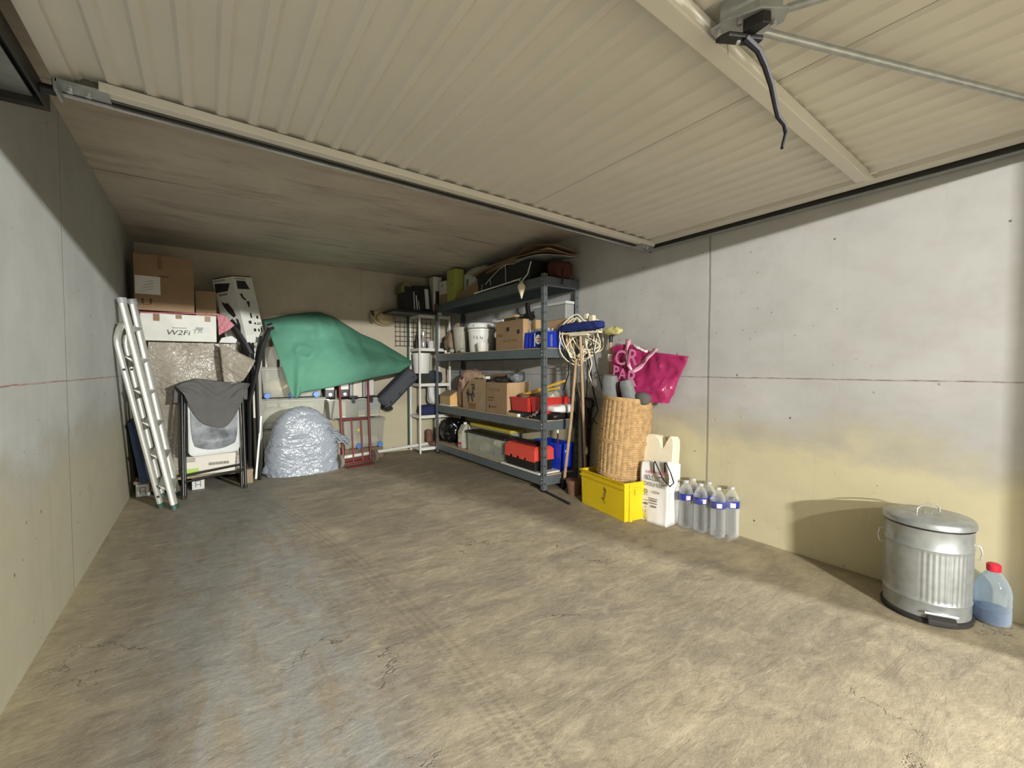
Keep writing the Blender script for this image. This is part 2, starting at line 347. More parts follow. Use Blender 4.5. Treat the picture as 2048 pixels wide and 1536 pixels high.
def single(name, label, cat, mb, mat, group=None, **kw):
    xs = [p.x for p in mb.v]; ys = [p.y for p in mb.v]; zs = [p.z for p in mb.v]
    b = V(((min(xs) + max(xs)) / 2, (min(ys) + max(ys)) / 2, min(zs)))
    for p in mb.v: p -= b
    o = obj(name, mb, mat, None, **kw); o.location = b
    BASE[o.name] = b
    o['label'] = label; o['category'] = cat
    if group: o['group'] = group
    return o

def struct(name, mb, mat, **kw): return obj(name, mb, mat, None, kind='structure', **kw)

def dup(root, loc, label=None, rz=None):
    r = root.copy(); COL.objects.link(r); r.location = loc
    if rz is not None: r.rotation_euler = (0, 0, rz)
    if label: r['label'] = label
    for ch in list(root.children):
        c = ch.copy(); COL.objects.link(c); c.parent = r
        for g in ch.children:
            d = g.copy(); COL.objects.link(d); d.parent = c
    return r

def text(body, mat, parent, origin, xd, yd, h, name='lettering', shear=0.0, squeeze=1.0, bold=0.0, depth=0.0006):
    cu = bpy.data.curves.new('t', 'FONT'); cu.body = body; cu.size = 1.0; cu.shear = shear; cu.offset = bold
    cu.resolution_u = 3
    o = bpy.data.objects.new('t', cu); me = bpy.data.meshes.new_from_object(o)
    xd = V(xd).normalized(); yd = V(yd).normalized(); n = xd.cross(yd)
    mb = MB()
    mb.add([V(origin) + xd * (v.co.x * h * squeeze) + yd * (v.co.y * h) + n * depth for v in me.vertices], [tuple(p.vertices) for p in me.polygons])
    bpy.data.objects.remove(o); bpy.data.curves.remove(cu); bpy.data.meshes.remove(me)
    return obj(name, mb, mat, parent, recalc=False)

def slab(mat, parent, c, xd, yd, w, h, name, t=0.0015, label=None, **kw):
    """thin printed or glued patch: centre, two directions, size"""
    xd = V(xd).normalized(); yd = V(yd).normalized(); n = xd.cross(yd); c = V(c); mb = MB()
    q = [xd * (i * w / 2) + yd * (j * h / 2) for i, j in ((-1, -1), (1, -1), (1, 1), (-1, 1))]
    mb.hexa([c + k - n * 0.0005 for k in q], [c + k + n * t for k in q])
    return obj(name, mb, mat, parent, label=label, **kw)

def poly(mat, parent, o, xd, yd, pts, name, t=0.0015, label=None):
    xd = V(xd).normalized(); yd = V(yd).normalized(); n = xd.cross(yd); o = V(o); k = len(pts)
    P = [o + xd * a + yd * b for a, b in pts]; mb = MB()
    mb.add([p - n * 0.0004 for p in P] + [p + n * t for p in P], [tuple(range(k))[::-1], tuple(range(k, 2 * k))] + [(i, (i + 1) % k, k + (i + 1) % k, k + i) for i in range(k)])
    return obj(name, mb, mat, parent, label=label)

XF = ((0, -1, 0), (0, 0, 1))     # a face that looks towards -X
YF = ((1, 0, 0), (0, 0, 1))      # a face that looks towards -Y

def open_box(mb, x0, x1, y0, y1, z0, z1, t=0.006, taper=0.0):
    a = taper
    lo = [(x0 + a, y0 + a, z0), (x1 - a, y0 + a, z0), (x1 - a, y1 - a, z0), (x0 + a, y1 - a, z0)]
    hi = [(x0, y0, z1), (x1, y0, z1), (x1, y1, z1), (x0, y1, z1)]
    il = [(x0 + a + t, y0 + a + t, z0 + t), (x1 - a - t, y0 + a + t, z0 + t), (x1 - a - t, y1 - a - t, z0 + t), (x0 + a + t, y1 - a - t, z0 + t)]
    ih = [(x0 + t, y0 + t, z1), (x1 - t, y0 + t, z1), (x1 - t, y1 - t, z1), (x0 + t, y1 - t, z1)]
    f = [(3, 2, 1, 0)]
    for i in range(4):
        j = (i + 1) % 4
        f += [(i, j, 4 + j, 4 + i), (4 + i, 4 + j, 12 + j, 12 + i), (12 + i, 12 + j, 8 + j, 8 + i)]
    f.append((8, 9, 10, 11))
    return mb.add(lo + hi + il + ih, f)

def frame_ring(mb, x0, x1, y0, y1, z0, z1, w):
    mb.box(x0 - w, x1 + w, y0 - w, y0, z0, z1).box(x0 - w, x1 + w, y1, y1 + w, z0, z1).box(x0 - w, x0, y0, y1, z0, z1).box(x1, x1 + w, y0, y1, z0, z1)
    return mb

# ------------------------------------------------------------------ the room
XL, XR, YB, ZC = -0.56, 2.86, 5.66, 2.335
struct('floor', MB().box(-4, 7, -6, YB + 0.25, -0.12, 0), floor_mat())
struct('ceiling', MB().box(XL - 0.2, XR + 0.2, -0.25, YB + 0.25, ZC, ZC + 0.2), ceil_mat())
struct('wall_left', MB().box(XL - 0.2, XL, -0.05, YB + 0.25, 0, ZC), wall_mat('left_wall_concrete', (168, 170, 166), (166, 160, 138), (138, 74, 60), 'y', ((3.0, 0.8), (4.6, 0.5)), 3.1))
struct('wall_right', MB().box(XR, XR + 0.2, -0.05, YB + 0.25, 0, ZC), wall_mat('right_wall_concrete', (178, 178, 176), (204, 195, 162), (104, 76, 70), 'y', ((1.735, 1.0), (4.3, 0.4)), 11.7))
struct('wall_back', MB().box(XL - 0.2, XR + 0.2, YB, YB + 0.2, 0, ZC), wall_mat('back_wall_concrete', (190, 181, 162), (196, 188, 162), (120, 104, 84), 'x', ((1.62, 0.3),), 7.3))
fr = MB().box(XL - 0.2, -0.43, -0.25, -0.05, 0, ZC).box(2.62, XR + 0.2, -0.25, -0.05, 0, ZC).box(-0.43, 2.62, -0.25, -0.05, 2.10, ZC)
struct('wall_front', fr, wall_mat('front_wall_concrete', (176, 172, 164), (190, 178, 140), (120, 90, 80), 'x', ((1.0, 0.0),), 5.0))

struct('ceiling', MB().box(-4, 7, -7.5, -0.25, 2.62, 2.8), 'lgrey')      # soffit of the access lane, added out of view to block high-angle light
# ------------------------------------------------------------------ the raised garage door
def dz(x): return 2.06 - 0.0093 * (x + 0.43)          # the open door hangs a little lower on the right
def dy(x): return 2.10 + 0.0239 * (x + 0.43)          # its inner edge
D = thing('garage_door', 'white ribbed steel up-and-over door hanging open under the ceiling', 'garage door', (1.2, 1.0, 2.05))
DX0, DX1, DY0 = -0.40, 2.775, -0.04
P0 = -0.244; PITCH = 0.1035
def sheet_profile(xa, xb):
    """cross-section of the corrugated sheet: wide flats recessed between narrow ribs that stand down"""
    pts = [(xa, 0.022)]
    k = math.ceil((xa - P0 + 0.02) / PITCH)
    while P0 + k * PITCH < xb - 0.02:
        c = P0 + k * PITCH
        pts += [(c - 0.024, 0.022), (c - 0.012, 0.0115), (c + 0.012, 0.0115), (c + 0.024, 0.022)]
        k += 1
    pts.append((xb, 0.022)); return pts
for xa, xb in ((DX0 + 0.01, 1.592), (1.596, DX1 - 0.01)):
    pr = sheet_profile(xa, xb); mb = MB(); n = len(pr); vs = []
    for up in (0.0, 0.012):
        for ye in (DY0 + 0.02, 1.0, None):
            for x, h in pr: vs.append((x, dy(x) - 0.02 if ye is None else ye, dz(x) + h + up))
    fs = []
    for L in (0, 3):
        for r in range(2):
            b = (L + r) * n
            for i in range(n - 1): fs.append((b + i, b + i + 1, b + n + i + 1, b + n + i))
    for r in range(2): fs += [(r * n, (r + 1) * n, (4 + r) * n, (3 + r) * n), (r * n + n - 1, (r + 1) * n + n - 1, (4 + r) * n + n - 1, (3 + r) * n + n - 1)]
    for i in range(n - 1): fs += [(i, i + 1, 3 * n + i + 1, 3 * n + i), (2 * n + i, 2 * n + i + 1, 5 * n + i + 1, 5 * n + i)]
    mb.add(vs, fs); obj('door_sheet', mb, 'door', D)
def cross(mb, x0, x1, a, b, za, zb):
    """bar across the door from y=inner edge-a to inner edge-b, hanging from za to zb under the sheet plane"""
    return mb.hexa([(x0, dy(x0) - a, dz(x0) + za), (x1, dy(x1) - a, dz(x1) + za), (x1, dy(x1) - b, dz(x1) + za), (x0, dy(x0) - b, dz(x0) + za)],
                   [(x0, dy(x0) - a, dz(x0) + zb), (x1, dy(x1) - a, dz(x1) + zb), (x1, dy(x1) - b, dz(x1) + zb), (x0, dy(x0) - b, dz(x0) + zb)])
obj('end_rail', cross(MB(), DX0 + 0.12, DX1 - 0.02, 0.068, 0.022, -0.024, 0.008), 'door', D, bevel=0.003)
obj('shadow_rail', MB().box(DX0, DX1, DY0 - 0.01, DY0 + 0.05, 2.0, 2.06), 'door', D, bevel=0.003)  # out of view, added so its lower edge sets the wall shadow line
obj('seal_lip', cross(MB(), DX0, DX1, 0.018, 0.010, -0.026, 0.03), 'door_lip', D, label='dull metal edge strip')
obj('seal_lip', cross(MB(), DX0, DX1, 0.000, -0.012, -0.030, 0.02), 'dark', D, label='dark gap strip')
obj('seal_lip', cross(MB(), DX0, DX1, -0.018, -0.034, -0.032, -0.012), 'chrome', D, label='bright metal lip')
obj('side_frame', MB().hexa([(DX0, DY0, dz(DX0)), (DX0 + 0.055, DY0, dz(DX0)), (DX0 + 0.055, dy(DX0), dz(DX0)), (DX0, dy(DX0), dz(DX0))],
                            [(DX0, DY0, dz(DX0) + 0.03), (DX0 + 0.055, DY0, dz(DX0) + 0.03), (DX0 + 0.055, dy(DX0), dz(DX0) + 0.03), (DX0, dy(DX0), dz(DX0) + 0.03)]), 'door', D)
obj('side_frame', MB().hexa([(2.70, DY0, dz(2.7) - 0.002), (DX1, DY0, dz(DX1) - 0.002), (DX1, dy(DX1), dz(DX1) - 0.002), (2.70, dy(2.7), dz(2.7) - 0.002)],
                            [(2.70, DY0, dz(2.7) + 0.03), (DX1, DY0, dz(DX1) + 0.03), (DX1, dy(DX1), dz(DX1) + 0.03), (2.70, dy(2.7), dz(2.7) + 0.03)]), 'door', D)
def by(x): return 0.745 + 0.0511 * (x - 0.925)
xa, xb = -0.33, 2.607
zs = lambda x: 2.003 - 0.002 * x
obj('stiffener_rail', MB().hexa([(xa, by(xa) - 0.054, zs(xa)), (xb, by(xb) - 0.054, zs(xb)), (xb, by(xb), zs(xb)), (xa, by(xa), zs(xa))],
                               [(xa, by(xa) - 0.054, dz(xa) + 0.008), (xb, by(xb) - 0.054, dz(xb) + 0.008), (xb, by(xb), dz(xb) + 0.008), (xa, by(xa), dz(xa) + 0.008)]), 'door', D, bevel=0.004)
obj('rail_flange', MB().box(2.585, 2.607, by(xb) - 0.085, by(xb) - 0.054, 2.018, 2.022).box(2.607, 2.70, by(xb) - 0.05, by(xb) - 0.01, 2.022, 2.03), 'door', D)
for x, s in ((-0.385, 1), (2.745, -1)):
    b = obj('corner_bracket', MB().box(min(x, x + s * 0.13), max(x, x + s * 0.13), dy(x) - 0.062, dy(x) + 0.03, dz(x) - 0.030, dz(x) - 0.020).box(x - 0.004, x + 0.004, dy(x) - 0.062, dy(x) + 0.03, dz(x) - 0.055, dz(x) - 0.02), 'galv', D, label='galvanised corner bracket')
    for k in (0.03, 0.075): obj('bolt', MB().cyl((x + s * k, dy(x) - 0.03, dz(x) - 0.030), (x + s * k, dy(x) - 0.03, dz(x) - 0.042), 0.009, n=8), 'chrome', b)
    obj('roller', MB().cyl((x - s * 0.01, dy(x) + 0.0, dz(x) - 0.035), (x - s * 0.045, dy(x) + 0.0, dz(x) - 0.035), 0.016, n=14), 'black', b)
# lock case, espagnolette rods and the black T-handle
lk = obj('lock_plate', MB().prism([(1.120, 0.690), (1.118, 0.640), (1.150, 0.570), (1.21, 0.530), (1.245, 0.56), (1.24, 0.625), (1.185, 0.700)], 'z', 1.995, 2.003), 'galv', D, bevel=0.002)
obj('lock_case', MB().prism([(1.135, 0.67), (1.16, 0.58), (1.215, 0.55), (1.225, 0.60), (1.18, 0.68)], 'z', 2.003, 2.075), 'galv', D)
for x, y in ((1.148, 0.625), (1.222, 0.575), (1.135, 0.672)): obj('bolt', MB().cyl((x, y, 1.996), (x, y, 1.985), 0.007, n=8), 'chrome', lk)
obj('lock_rod', MB().tube([(1.225, 0.63, 2.012), (1.80, 0.43, 2.012), (2.42, 0.215, 2.012), (2.74, 0.105, 2.015)], 0.011, 10), 'galv', D, smooth=True)
obj('lock_rod', MB().tube([(1.225, 0.545, 2.010), (1.275, 0.46, 2.012), (1.42, 0.20, 2.014)], 0.010, 10), 'galv', D, smooth=True)
hd = obj('latch_handle', MB().prism([(1.116, 0.655), (1.121, 0.635), (1.208, 0.592), (1.216, 0.612), (1.207, 0.625), (1.118, 0.673)], 'z', 1.955, 1.968), 'black', D, bevel=0.003, label='black T-shaped latch handle')
obj('handle_stem', MB().prism([(1.150, 0.615), (1.158, 0.570), (1.180, 0.560), (1.186, 0.605), (1.178, 0.632)], 'z', 1.965, 1.995), 'black', hd, bevel=0.003)
obj('screw', MB().cyl((1.160, 0.634, 1.956), (1.160, 0.634, 1.950), 0.006, n=8), 'chrome', hd)
obj('spring_clip', MB().beam((1.142, 0.655, 1.965), (1.180, 0.672, 1.955), 0.010, 0.002, (0, 0, 1)), 'galv', D)
# pull strap knotted to the handle
st = [(1.160, 0.615, 1.952), (1.195, 0.60, 1.928), (1.233, 0.60, 1.904), (1.270, 0.60, 1.866), (1.298, 0.60, 1.815), (1.310, 0.60, 1.796), (1.348, 0.60, 1.785), (1.358, 0.60, 1.763), (1.337, 0.60, 1.717)]
single('pull_strap', 'black frayed webbing strap hanging from the latch handle of the raised door', 'strap', MB().tube(st, [0.013, 0.011, 0.0105, 0.010, 0.009, 0.009, 0.0075, 0.006, 0.005], 8, 0.8), 'strap', smooth=True)
# guide rails fixed along both walls
gr = thing('guide_rail', 'dark metal door guide rail fixed along the right wall', 'rail', (2.82, 1.0, 2.0), 'door guide rails')
obj('channel', MB().box(2.792, 2.800, -0.04, 2.24, 2.008, 2.032).box(2.80, 2.855, -0.04, 2.24, 2.026, 2.032), 'dark', gr)
obj('lip', MB().box(2.800, 2.852, -0.04, 2.24, 2.006, 2.010), 'galv', gr, label='light lower flange')
gl = thing('guide_rail', 'dark metal door guide rail fixed along the left wall', 'rail', (-0.5, 1.0, 2.0), 'door guide rails')
obj('channel', MB().box(-0.440, -0.432, -0.04, 2.22, 2.00, 2.055).box(-0.50, -0.44, -0.04, 2.22, 2.05, 2.055), 'dark', gl)
obj('lip', MB().box(-0.555, -0.47, -0.04, 2.22, 2.03, 2.036), 'galv', gl)
obj('wall_bracket', MB().box(-0.558, -0.44, 2.20, 2.235, 2.006, 2.05), 'dark', gl)
# ------------------------------------------------------------------ left rear corner
# pallet
pl = thing('wooden_pallet', 'rough wooden pallet with stamped end blocks under the tarpaulin-covered pile', 'pallet', (-0.09, 5.2, 0))
for i in range(5):
    y = 4.86 + i * 0.165
    obj('deck_board', MB().box(-0.53, 0.35, y, y + 0.125, 0.112, 0.136), 'pallet', pl, bevel=0.003)
for x in (-0.47, -0.083, 0.30):
    for y in (4.875, 5.19, 5.52):
        b = obj('block', MB().box(x - 0.048, x + 0.048, y, y + 0.09, 0.0, 0.112), 'pallet', pl, bevel=0.004)
        if y < 5 and x < 0.2:
            obj('block_face', MB().box(x - 0.044, x + 0.044, y - 0.0025, y + 0.001, 0.006, 0.106), 'lgrey', b, label='pale painted block end')
            obj('stamp', MB().box(x - 0.022, x - 0.014, y - 0.004, y - 0.002, 0.025, 0.085).box(x + 0.014, x + 0.022, y - 0.004, y - 0.002, 0.025, 0.085).box(x - 0.014, x + 0.014, y - 0.004, y - 0.002, 0.077, 0.085).box(x - 0.014, x + 0.014, y - 0.004, y - 0.002, 0.045, 0.052), 'greyink', b)
# tarpaulin over a square pile
def tarpfn():
    mb = MB(); nu, nv = 44, 44
    x0, x1, y0, y1, z0, z1 = -0.43, 0.27, 4.985, 5.56, 0.139, 1.335
    def ring(t):   # profile from bottom front up
        return t
    vs = []
    per = 4 * 24
    lv = 30
    for j in range(lv + 1):
        t = j / lv; z = z0 + (z1 - z0) * t
        sh = 0.03 * (1 - t)
        for k in range(per):
            s = k / per * 4; e = int(s); f = s - e
            x, y = [(x0 + (x1 - x0) * f, y0), (x1, y0 + (y1 - y0) * f), (x1 - (x1 - x0) * f, y1), (x0, y1 - (y1 - y0) * f)][e]
            cx, cy = (x0 + x1) / 2, (y0 + y1) / 2
            rc = 1 - 0.035 * (math.cos(4 * math.atan2((y - cy) / (y1 - y0), (x - cx) / (x1 - x0)) + PI) + 1)
            q = V((cx + (x - cx) * rc, cy + (y - cy) * rc, z))
            w = noise.fractal(V((q.x * 3, q.y * 3, q.z * 2.2)), 1, 2, 4) * 0.028 + math.sin(q.x * 16 + q.z * 5 + noise.noise(q * 3) * 3) * 0.008 * (1 - abs(t - 0.5))
            d = V((q.x - cx, q.y - cy, 0)).normalized()
            vs.append(q + d * (w + sh))
    fs = [(j * per + k, j * per + (k + 1) % per, (j + 1) * per + (k + 1) % per, (j + 1) * per + k) for j in range(lv) for k in range(per)]
    fs.append(tuple(range(per))[::-1]); fs.append(tuple(range(lv * per, (lv + 1) * per)))
    return mb.add(vs, fs)
tp = thing('tarpaulin_pile', 'square pile wrapped in a crinkled grey woven tarpaulin standing on the pallet', 'tarpaulin', (-0.08, 5.2, 0.139))
obj('tarpaulin', tarpfn(), 'tarp', tp, smooth=60)
def flap(u, v):
    a = V((0.10, 4.885, 1.338)).lerp(V((0.385, 4.84, 1.175)), u); b = V((0.13, 4.87, 0.93)).lerp(V((0.285, 4.86, 0.985)), u)
    p = a.lerp(b, v); p.y -= 0.035 * math.sin(v * PI) * (0.4 + u) ; p.y += noise.noise(p * 6) * 0.012
    return p
obj('corner_flap', MB().grid(14, 14, flap), 'tarp', tp, smooth=True, solid=0.004, label='stiff folded tarpaulin corner')
# things piled on top
def carton(name, label, cat, x0, x1, y0, y1, z0, z1, mat, rz=0.0, group=None, seam=True, bevel=0.004, tapes=()):
    t = thing(name, label, cat, ((x0 + x1) / 2, (y0 + y1) / 2, z0), group, True, rz)
    w, d, h = x1 - x0, y1 - y0, z1 - z0
    obj('body', MB().box(-w / 2, w / 2, -d / 2, d / 2, 0, h), mat, t, bevel=bevel)
    if seam:
        obj('flap', MB().box(-w / 2 + 0.002, w / 2 - 0.002, -d / 2 + 0.002, -0.002, h, h + 0.004), mat, t)
        obj('flap', MB().box(-w / 2 + 0.002, w / 2 - 0.002, 0.002, d / 2 - 0.002, h, h + 0.004), mat, t)
    return t, w, d, h
rb = single('red_plastic_bag', 'dark red plastic bag hanging out from between the white box and brown carton', 'bag',
            MB().prism([(-0.47, 1.583), (0.10, 1.604), (0.155, 1.58), (0.225, 1.505), (0.19, 1.47), (0.10, 1.405), (0.096, 1.52), (0.09, 1.594), (-0.47, 1.576)], 'y', 4.885, 4.895), M('red_film', (150, 44, 66), 0.3, 0, 0.2, 12, 0.5, 30))
t, w, d, h = carton('white_box', 'long white flat box with brown tape and handwriting on the tarpaulin pile', 'box', -0.458, 0.082, 4.90, 5.36, 1.342, 1.575, 'whitebox')
f = -d / 2
for x, hh in ((-0.16, 0.062), (-0.005, 0.036), (0.205, 0.05)): slab('tape', t, (x, f, h - hh / 2), *YF, 0.044, hh, 'tape')
slab('lgrey', t, (0.195, f, 0.105), *YF, 0.05, 0.05, 'sticker', label='silver sticker'); slab('grey', t, (0.165, f, 0.118), *YF, 0.1, 0.025, 'tape', 0.001, label='grey tape')
obj('hand_hole', MB().box(-0.04, 0.035, f - 0.002, f + 0.001, 0.120, 0.131), 'paper', t); obj('hand_hole_rim', MB().box(-0.055, 0.05, f - 0.0015, f + 0.001, 0.114, 0.120), 'greyink', t)
text('W2Fi', 'ink', t, (-0.10, f - 0.0005, 0.055), *YF, 0.062, 'handwriting', 0.2, 1.25); text('TRi', 'greyink', t, (0.085, f - 0.0005, 0.068), (1, 0, 0.15), (0, 0, 1), 0.055, 'handwriting', 0.2, 1.2)
t, w, d, h = carton('brown_carton', 'large brown cardboard box with white delivery label, topmost in the rear left corner', 'box', -0.50, -0.085, 4.93, 5.33, 1.603, 2.08, 'card', 0.03)
f = -d / 2
slab('paper', t, (-0.115, f, 0.215), *YF, 0.17, 0.155, 'delivery_label')
for k in range(4): slab('greyink', t, (-0.125 + 0.008 * k, f - 0.0016, 0.172 + 0.026 * k), (1, 0, 0.35), (0, 0, 1), 0.10 - 0.015 * k, 0.0035, 'scrawl', 0.0006)
for x in (-0.152, -0.098): poly('brownink', t, (x, f, 0.055), *YF, [(-0.007, 0), (0.007, 0), (0.007, 0.03), (0.016, 0.03), (0, 0.05), (-0.016, 0.03), (-0.007, 0.03)], 'arrow_mark', 0.0008)
slab('brownink', t, (-0.125, f, 0.049), *YF, 0.06, 0.004, 'arrow_mark', 0.0008)
slab('tape', t, (-0.03, f, h - 0.06), *YF, 0.035, 0.12, 'tape', 0.0012); slab('ink', t, (-0.005, f, 0.30), *YF, 0.07, 0.006, 'hand_slot', 0.0008)
t, w, d, h = carton('small_carton', 'small brown cardboard box tucked behind the big carton', 'box', -0.072, 0.09, 5.12, 5.40, 1.58, 1.83, 'card3')
# product box leaning, seen on its corner
case = thing('tall_carton', 'tall pale grey carton standing behind the folded black stands', 'box', (0.37, 5.40, 0.0))
obj('body', MB().box(0.345, 0.47, 5.27, 5.56, 0.0, 1.335), M('dull_grey_card', (150, 146, 136), 0.75), case, bevel=0.004)
obj('tape', MB().box(0.395, 0.42, 5.267, 5.271, 0.02, 1.32), 'lgrey', case)
t = thing('product_carton', 'tall black and white printed product box tilted on its base near the back wall', 'box', (0.345, 5.20, 1.34), None, True, rot=(math.radians(-6), math.radians(-8.5), math.radians(43)))
obj('body', MB().box(-0.12, 0.12, -0.12, 0.12, 0.09, 0.66), 'whitebox', t, bevel=0.003)
obj('base_sleeve', MB().box(-0.124, 0.124, -0.124, 0.124, 0.012, 0.092), 'paper', t, bevel=0.003, label='paler base sleeve')
obj('lid', MB().box(-0.10, 0.124, -0.10, 0.124, 0.66, 0.672), 'black', t)
LF = ((0, -1, 0), (0, 0, 1)); RF = ((1, 0, 0), (0, 0, 1))
for (xd, yd), o in ((LF, (-0.12, 0, 0)), (RF, (0, -0.12, 0))):
    s_ = 1 if xd[0] else 1
    poly('ink', t, o, xd, yd, [(-0.112, 0.53), (0.03, 0.53), (0.075, 0.60), (-0.10, 0.618)] if xd[1] else [(-0.09, 0.54), (0.06, 0.54), (0.02, 0.62), (-0.085, 0.62)], 'print_panel', 0.001)
    poly('greyink', t, o, xd, yd, [(-0.10, 0.634), (0.03, 0.634), (0.03, 0.643), (-0.10, 0.643)], 'print_panel', 0.001)
poly('ink', t, (-0.12, 0, 0), *LF, [(-0.07, 0.44), (-0.03, 0.42), (0.0, 0.42), (0.045, 0.35), (0.06, 0.29), (0.03, 0.275), (-0.02, 0.33), (-0.06, 0.40)], 'print_picture', 0.001)
poly('ink', t, (-0.12, 0, 0), *LF, [(0.03, 0.19), (0.055, 0.21), (0.055, 0.27), (0.075, 0.25), (0.085, 0.19), (0.07, 0.12), (0.045, 0.10), (0.035, 0.14)], 'print_picture', 0.001)
slab('greyink', t, (-0.12, 0.03, 0.505), *LF, 0.10, 0.02, 'print_line', 0.001); slab('greyink', t, (-0.12, -0.01, 0.25), *LF, 0.13, 0.004, 'print_line', 0.001)
poly('ink', t, (0, -0.12, 0), *RF, [(-0.08, 0.49), (-0.05, 0.50), (-0.04, 0.46), (-0.01, 0.44), (-0.03, 0.43), (-0.06, 0.45)], 'print_picture', 0.001)
slab('lgrey', t, (0.02, -0.12, 0.385), *RF, 0.16, 0.10, 'print_picture', 0.0008); poly('ink', t, (0, -0.1208, 0), *RF, [(-0.02, 0.42), (0.02, 0.42), (0.01, 0.37), (-0.005, 0.36)], 'print_picture', 0.001)
for a, b, ww, hh in ((0.0, 0.28, 0.02, 0.05), (0.075, 0.26, 0.025, 0.03), (-0.03, 0.215, 0.035, 0.03), (0.03, 0.20, 0.02, 0.02), (0.08, 0.19, 0.06, 0.008), (0.08, 0.205, 0.05, 0.006), (0.01, 0.135, 0.03, 0.03), (0.095, 0.13, 0.018, 0.04), (0.06, 0.13, 0.02, 0.03)):
    slab('ink', t, (a, -0.12, b), *RF, ww, hh, 'print_picture', 0.001)
single('polystyrene_piece', 'pale polystyrene packing piece beside the red bag', 'packing', MB().prism([(0.10, 1.340), (0.235, 1.340), (0.245, 1.375), (0.20, 1.41), (0.12, 1.385)], 'y', 4.93, 5.05), 'lgrey', bevel=0.004)
# folded black stands
def stand(label, loc, pts_list, extra):
    t = thing('folded_stand', label, 'stand', loc, 'folded black stands')
    for p, r in pts_list: obj('tube', MB().tube(p, r, 8), 'blackg', t, smooth=True)
    for a, b, r in extra: obj('clamp', MB().cyl(a, b, r, n=10), 'black', t)
    return t
stand('folded black stand leaning left with a thick bent head', (0.40, 5.02, 0), [([(0.195, 5.05, 1.545), (0.30, 5.03, 1.36), (0.40, 5.00, 1.05), (0.41, 4.97, 0.0)], [0.030, 0.030, 0.018, 0.016]), ([(0.175, 5.06, 1.50), (0.215, 5.05, 1.555), (0.245, 5.04, 1.50)], 0.026)], [((0.32, 5.03, 1.34), (0.36, 5.01, 1.24), 0.042)])
stand('folded black stand with an upright square post', (0.39, 5.08, 0), [([(0.348, 5.10, 1.52), (0.352, 5.10, 1.05), (0.36, 5.10, 0.0)], [0.026, 0.026, 0.018]), ([(0.28, 5.13, 1.44), (0.352, 5.10, 1.12)], 0.022)], [((0.35, 5.10, 1.36), (0.352, 5.10, 1.10), 0.046)])
stand('folded black stand with a round knob leaning right towards the green cloth', (0.38, 5.0, 0), [([(0.535, 5.06, 1.52), (0.455, 5.03, 1.33), (0.39, 5.0, 1.02), (0.335, 4.97, 0.75), (0.33, 4.96, 0.0)], [0.022, 0.030, 0.024, 0.016, 0.014]), ([(0.46, 5.04, 1.42), (0.385, 5.02, 1.00)], 0.026)], [((0.515, 5.045, 1.512), (0.56, 5.045, 1.53), 0.034)])
# pale boards standing to the right of the stands
single('pale_board', 'tall narrow off-white board standing between black stands and storage boxes', 'board', MB().beam((0.385, 5.19, 0.0), (0.40, 5.24, 1.02), 0.075, 0.02, (1, 0, 0)), 'beige', bevel=0.003)
single('thin_white_board', 'thin white edge-on board leaning beside the silver grey bag', 'board', MB().beam((0.372, 5.02, 0.004), (0.437, 5.14, 0.60), 0.016, 0.28, (1, 0, 0)), 'white')
# ironing board tip
ib = thing('ironing_board', 'off-white ironing board with rounded tip standing upright behind the storage boxes', 'ironing board', (0.60, 5.55, 0))
tip = [(0.43, 0.0), (0.43, 1.05), (0.445, 1.18), (0.49, 1.29), (0.56, 1.345), (0.64, 1.345), (0.71, 1.29), (0.755, 1.18), (0.77, 1.05), (0.77, 0.0)]
obj('cover', MB().prism(tip, 'y', 5.56, 5.60), 'beige', ib, bevel=0.008)
obj('leg', MB().tube([(0.52, 5.54, 1.345), (0.53, 5.535, 0.0)], 0.014, 8), 'dark', ib, smooth=True)
obj('leg', MB().tube([(0.66, 5.54, 1.20), (0.66, 5.535, 0.0)], 0.014, 8), 'dark', ib, smooth=True)
# blue panel and chrome plated stepladder
single('blue_board', 'dark blue board leaning between stepladder and left wall', 'board', MB().beam((-0.452, 4.93, 0.137), (-0.52, 4.90, 0.66), 0.05, 0.26, (1, 0, 0)), M('dark_blue', (38, 58, 92), 0.6))
L = thing('stepladder', 'folded aluminium stepladder leaning against the left wall', 'ladder', (-0.3, 4.5, 0))
A0, A1 = V((-0.224, 4.314, 0.0)), V((-0.513, 4.418, 1.615)); B0, B1 = V((-0.228, 4.744, 0.0)), V((-0.482, 4.691, 1.645))
for a, b in ((A0, A1), (B0, B1)):
    d = (b - a)
    s_ = obj('stile', MB().tube([a + d * 0.0, a + d * 0.35, a + d], 0.030, 10, 0.62), 'alu', L, smooth=True)
    obj('foot', MB().tube([a + V((0, 0, 0.001)), a + d * 0.022], 0.033, 10, 0.66), 'teal', s_, label='green rubber foot')
    obj('top_cap', MB().tube([a + d * 0.985, a + d * 1.01], 0.034, 10, 0.75), 'grey', s_)
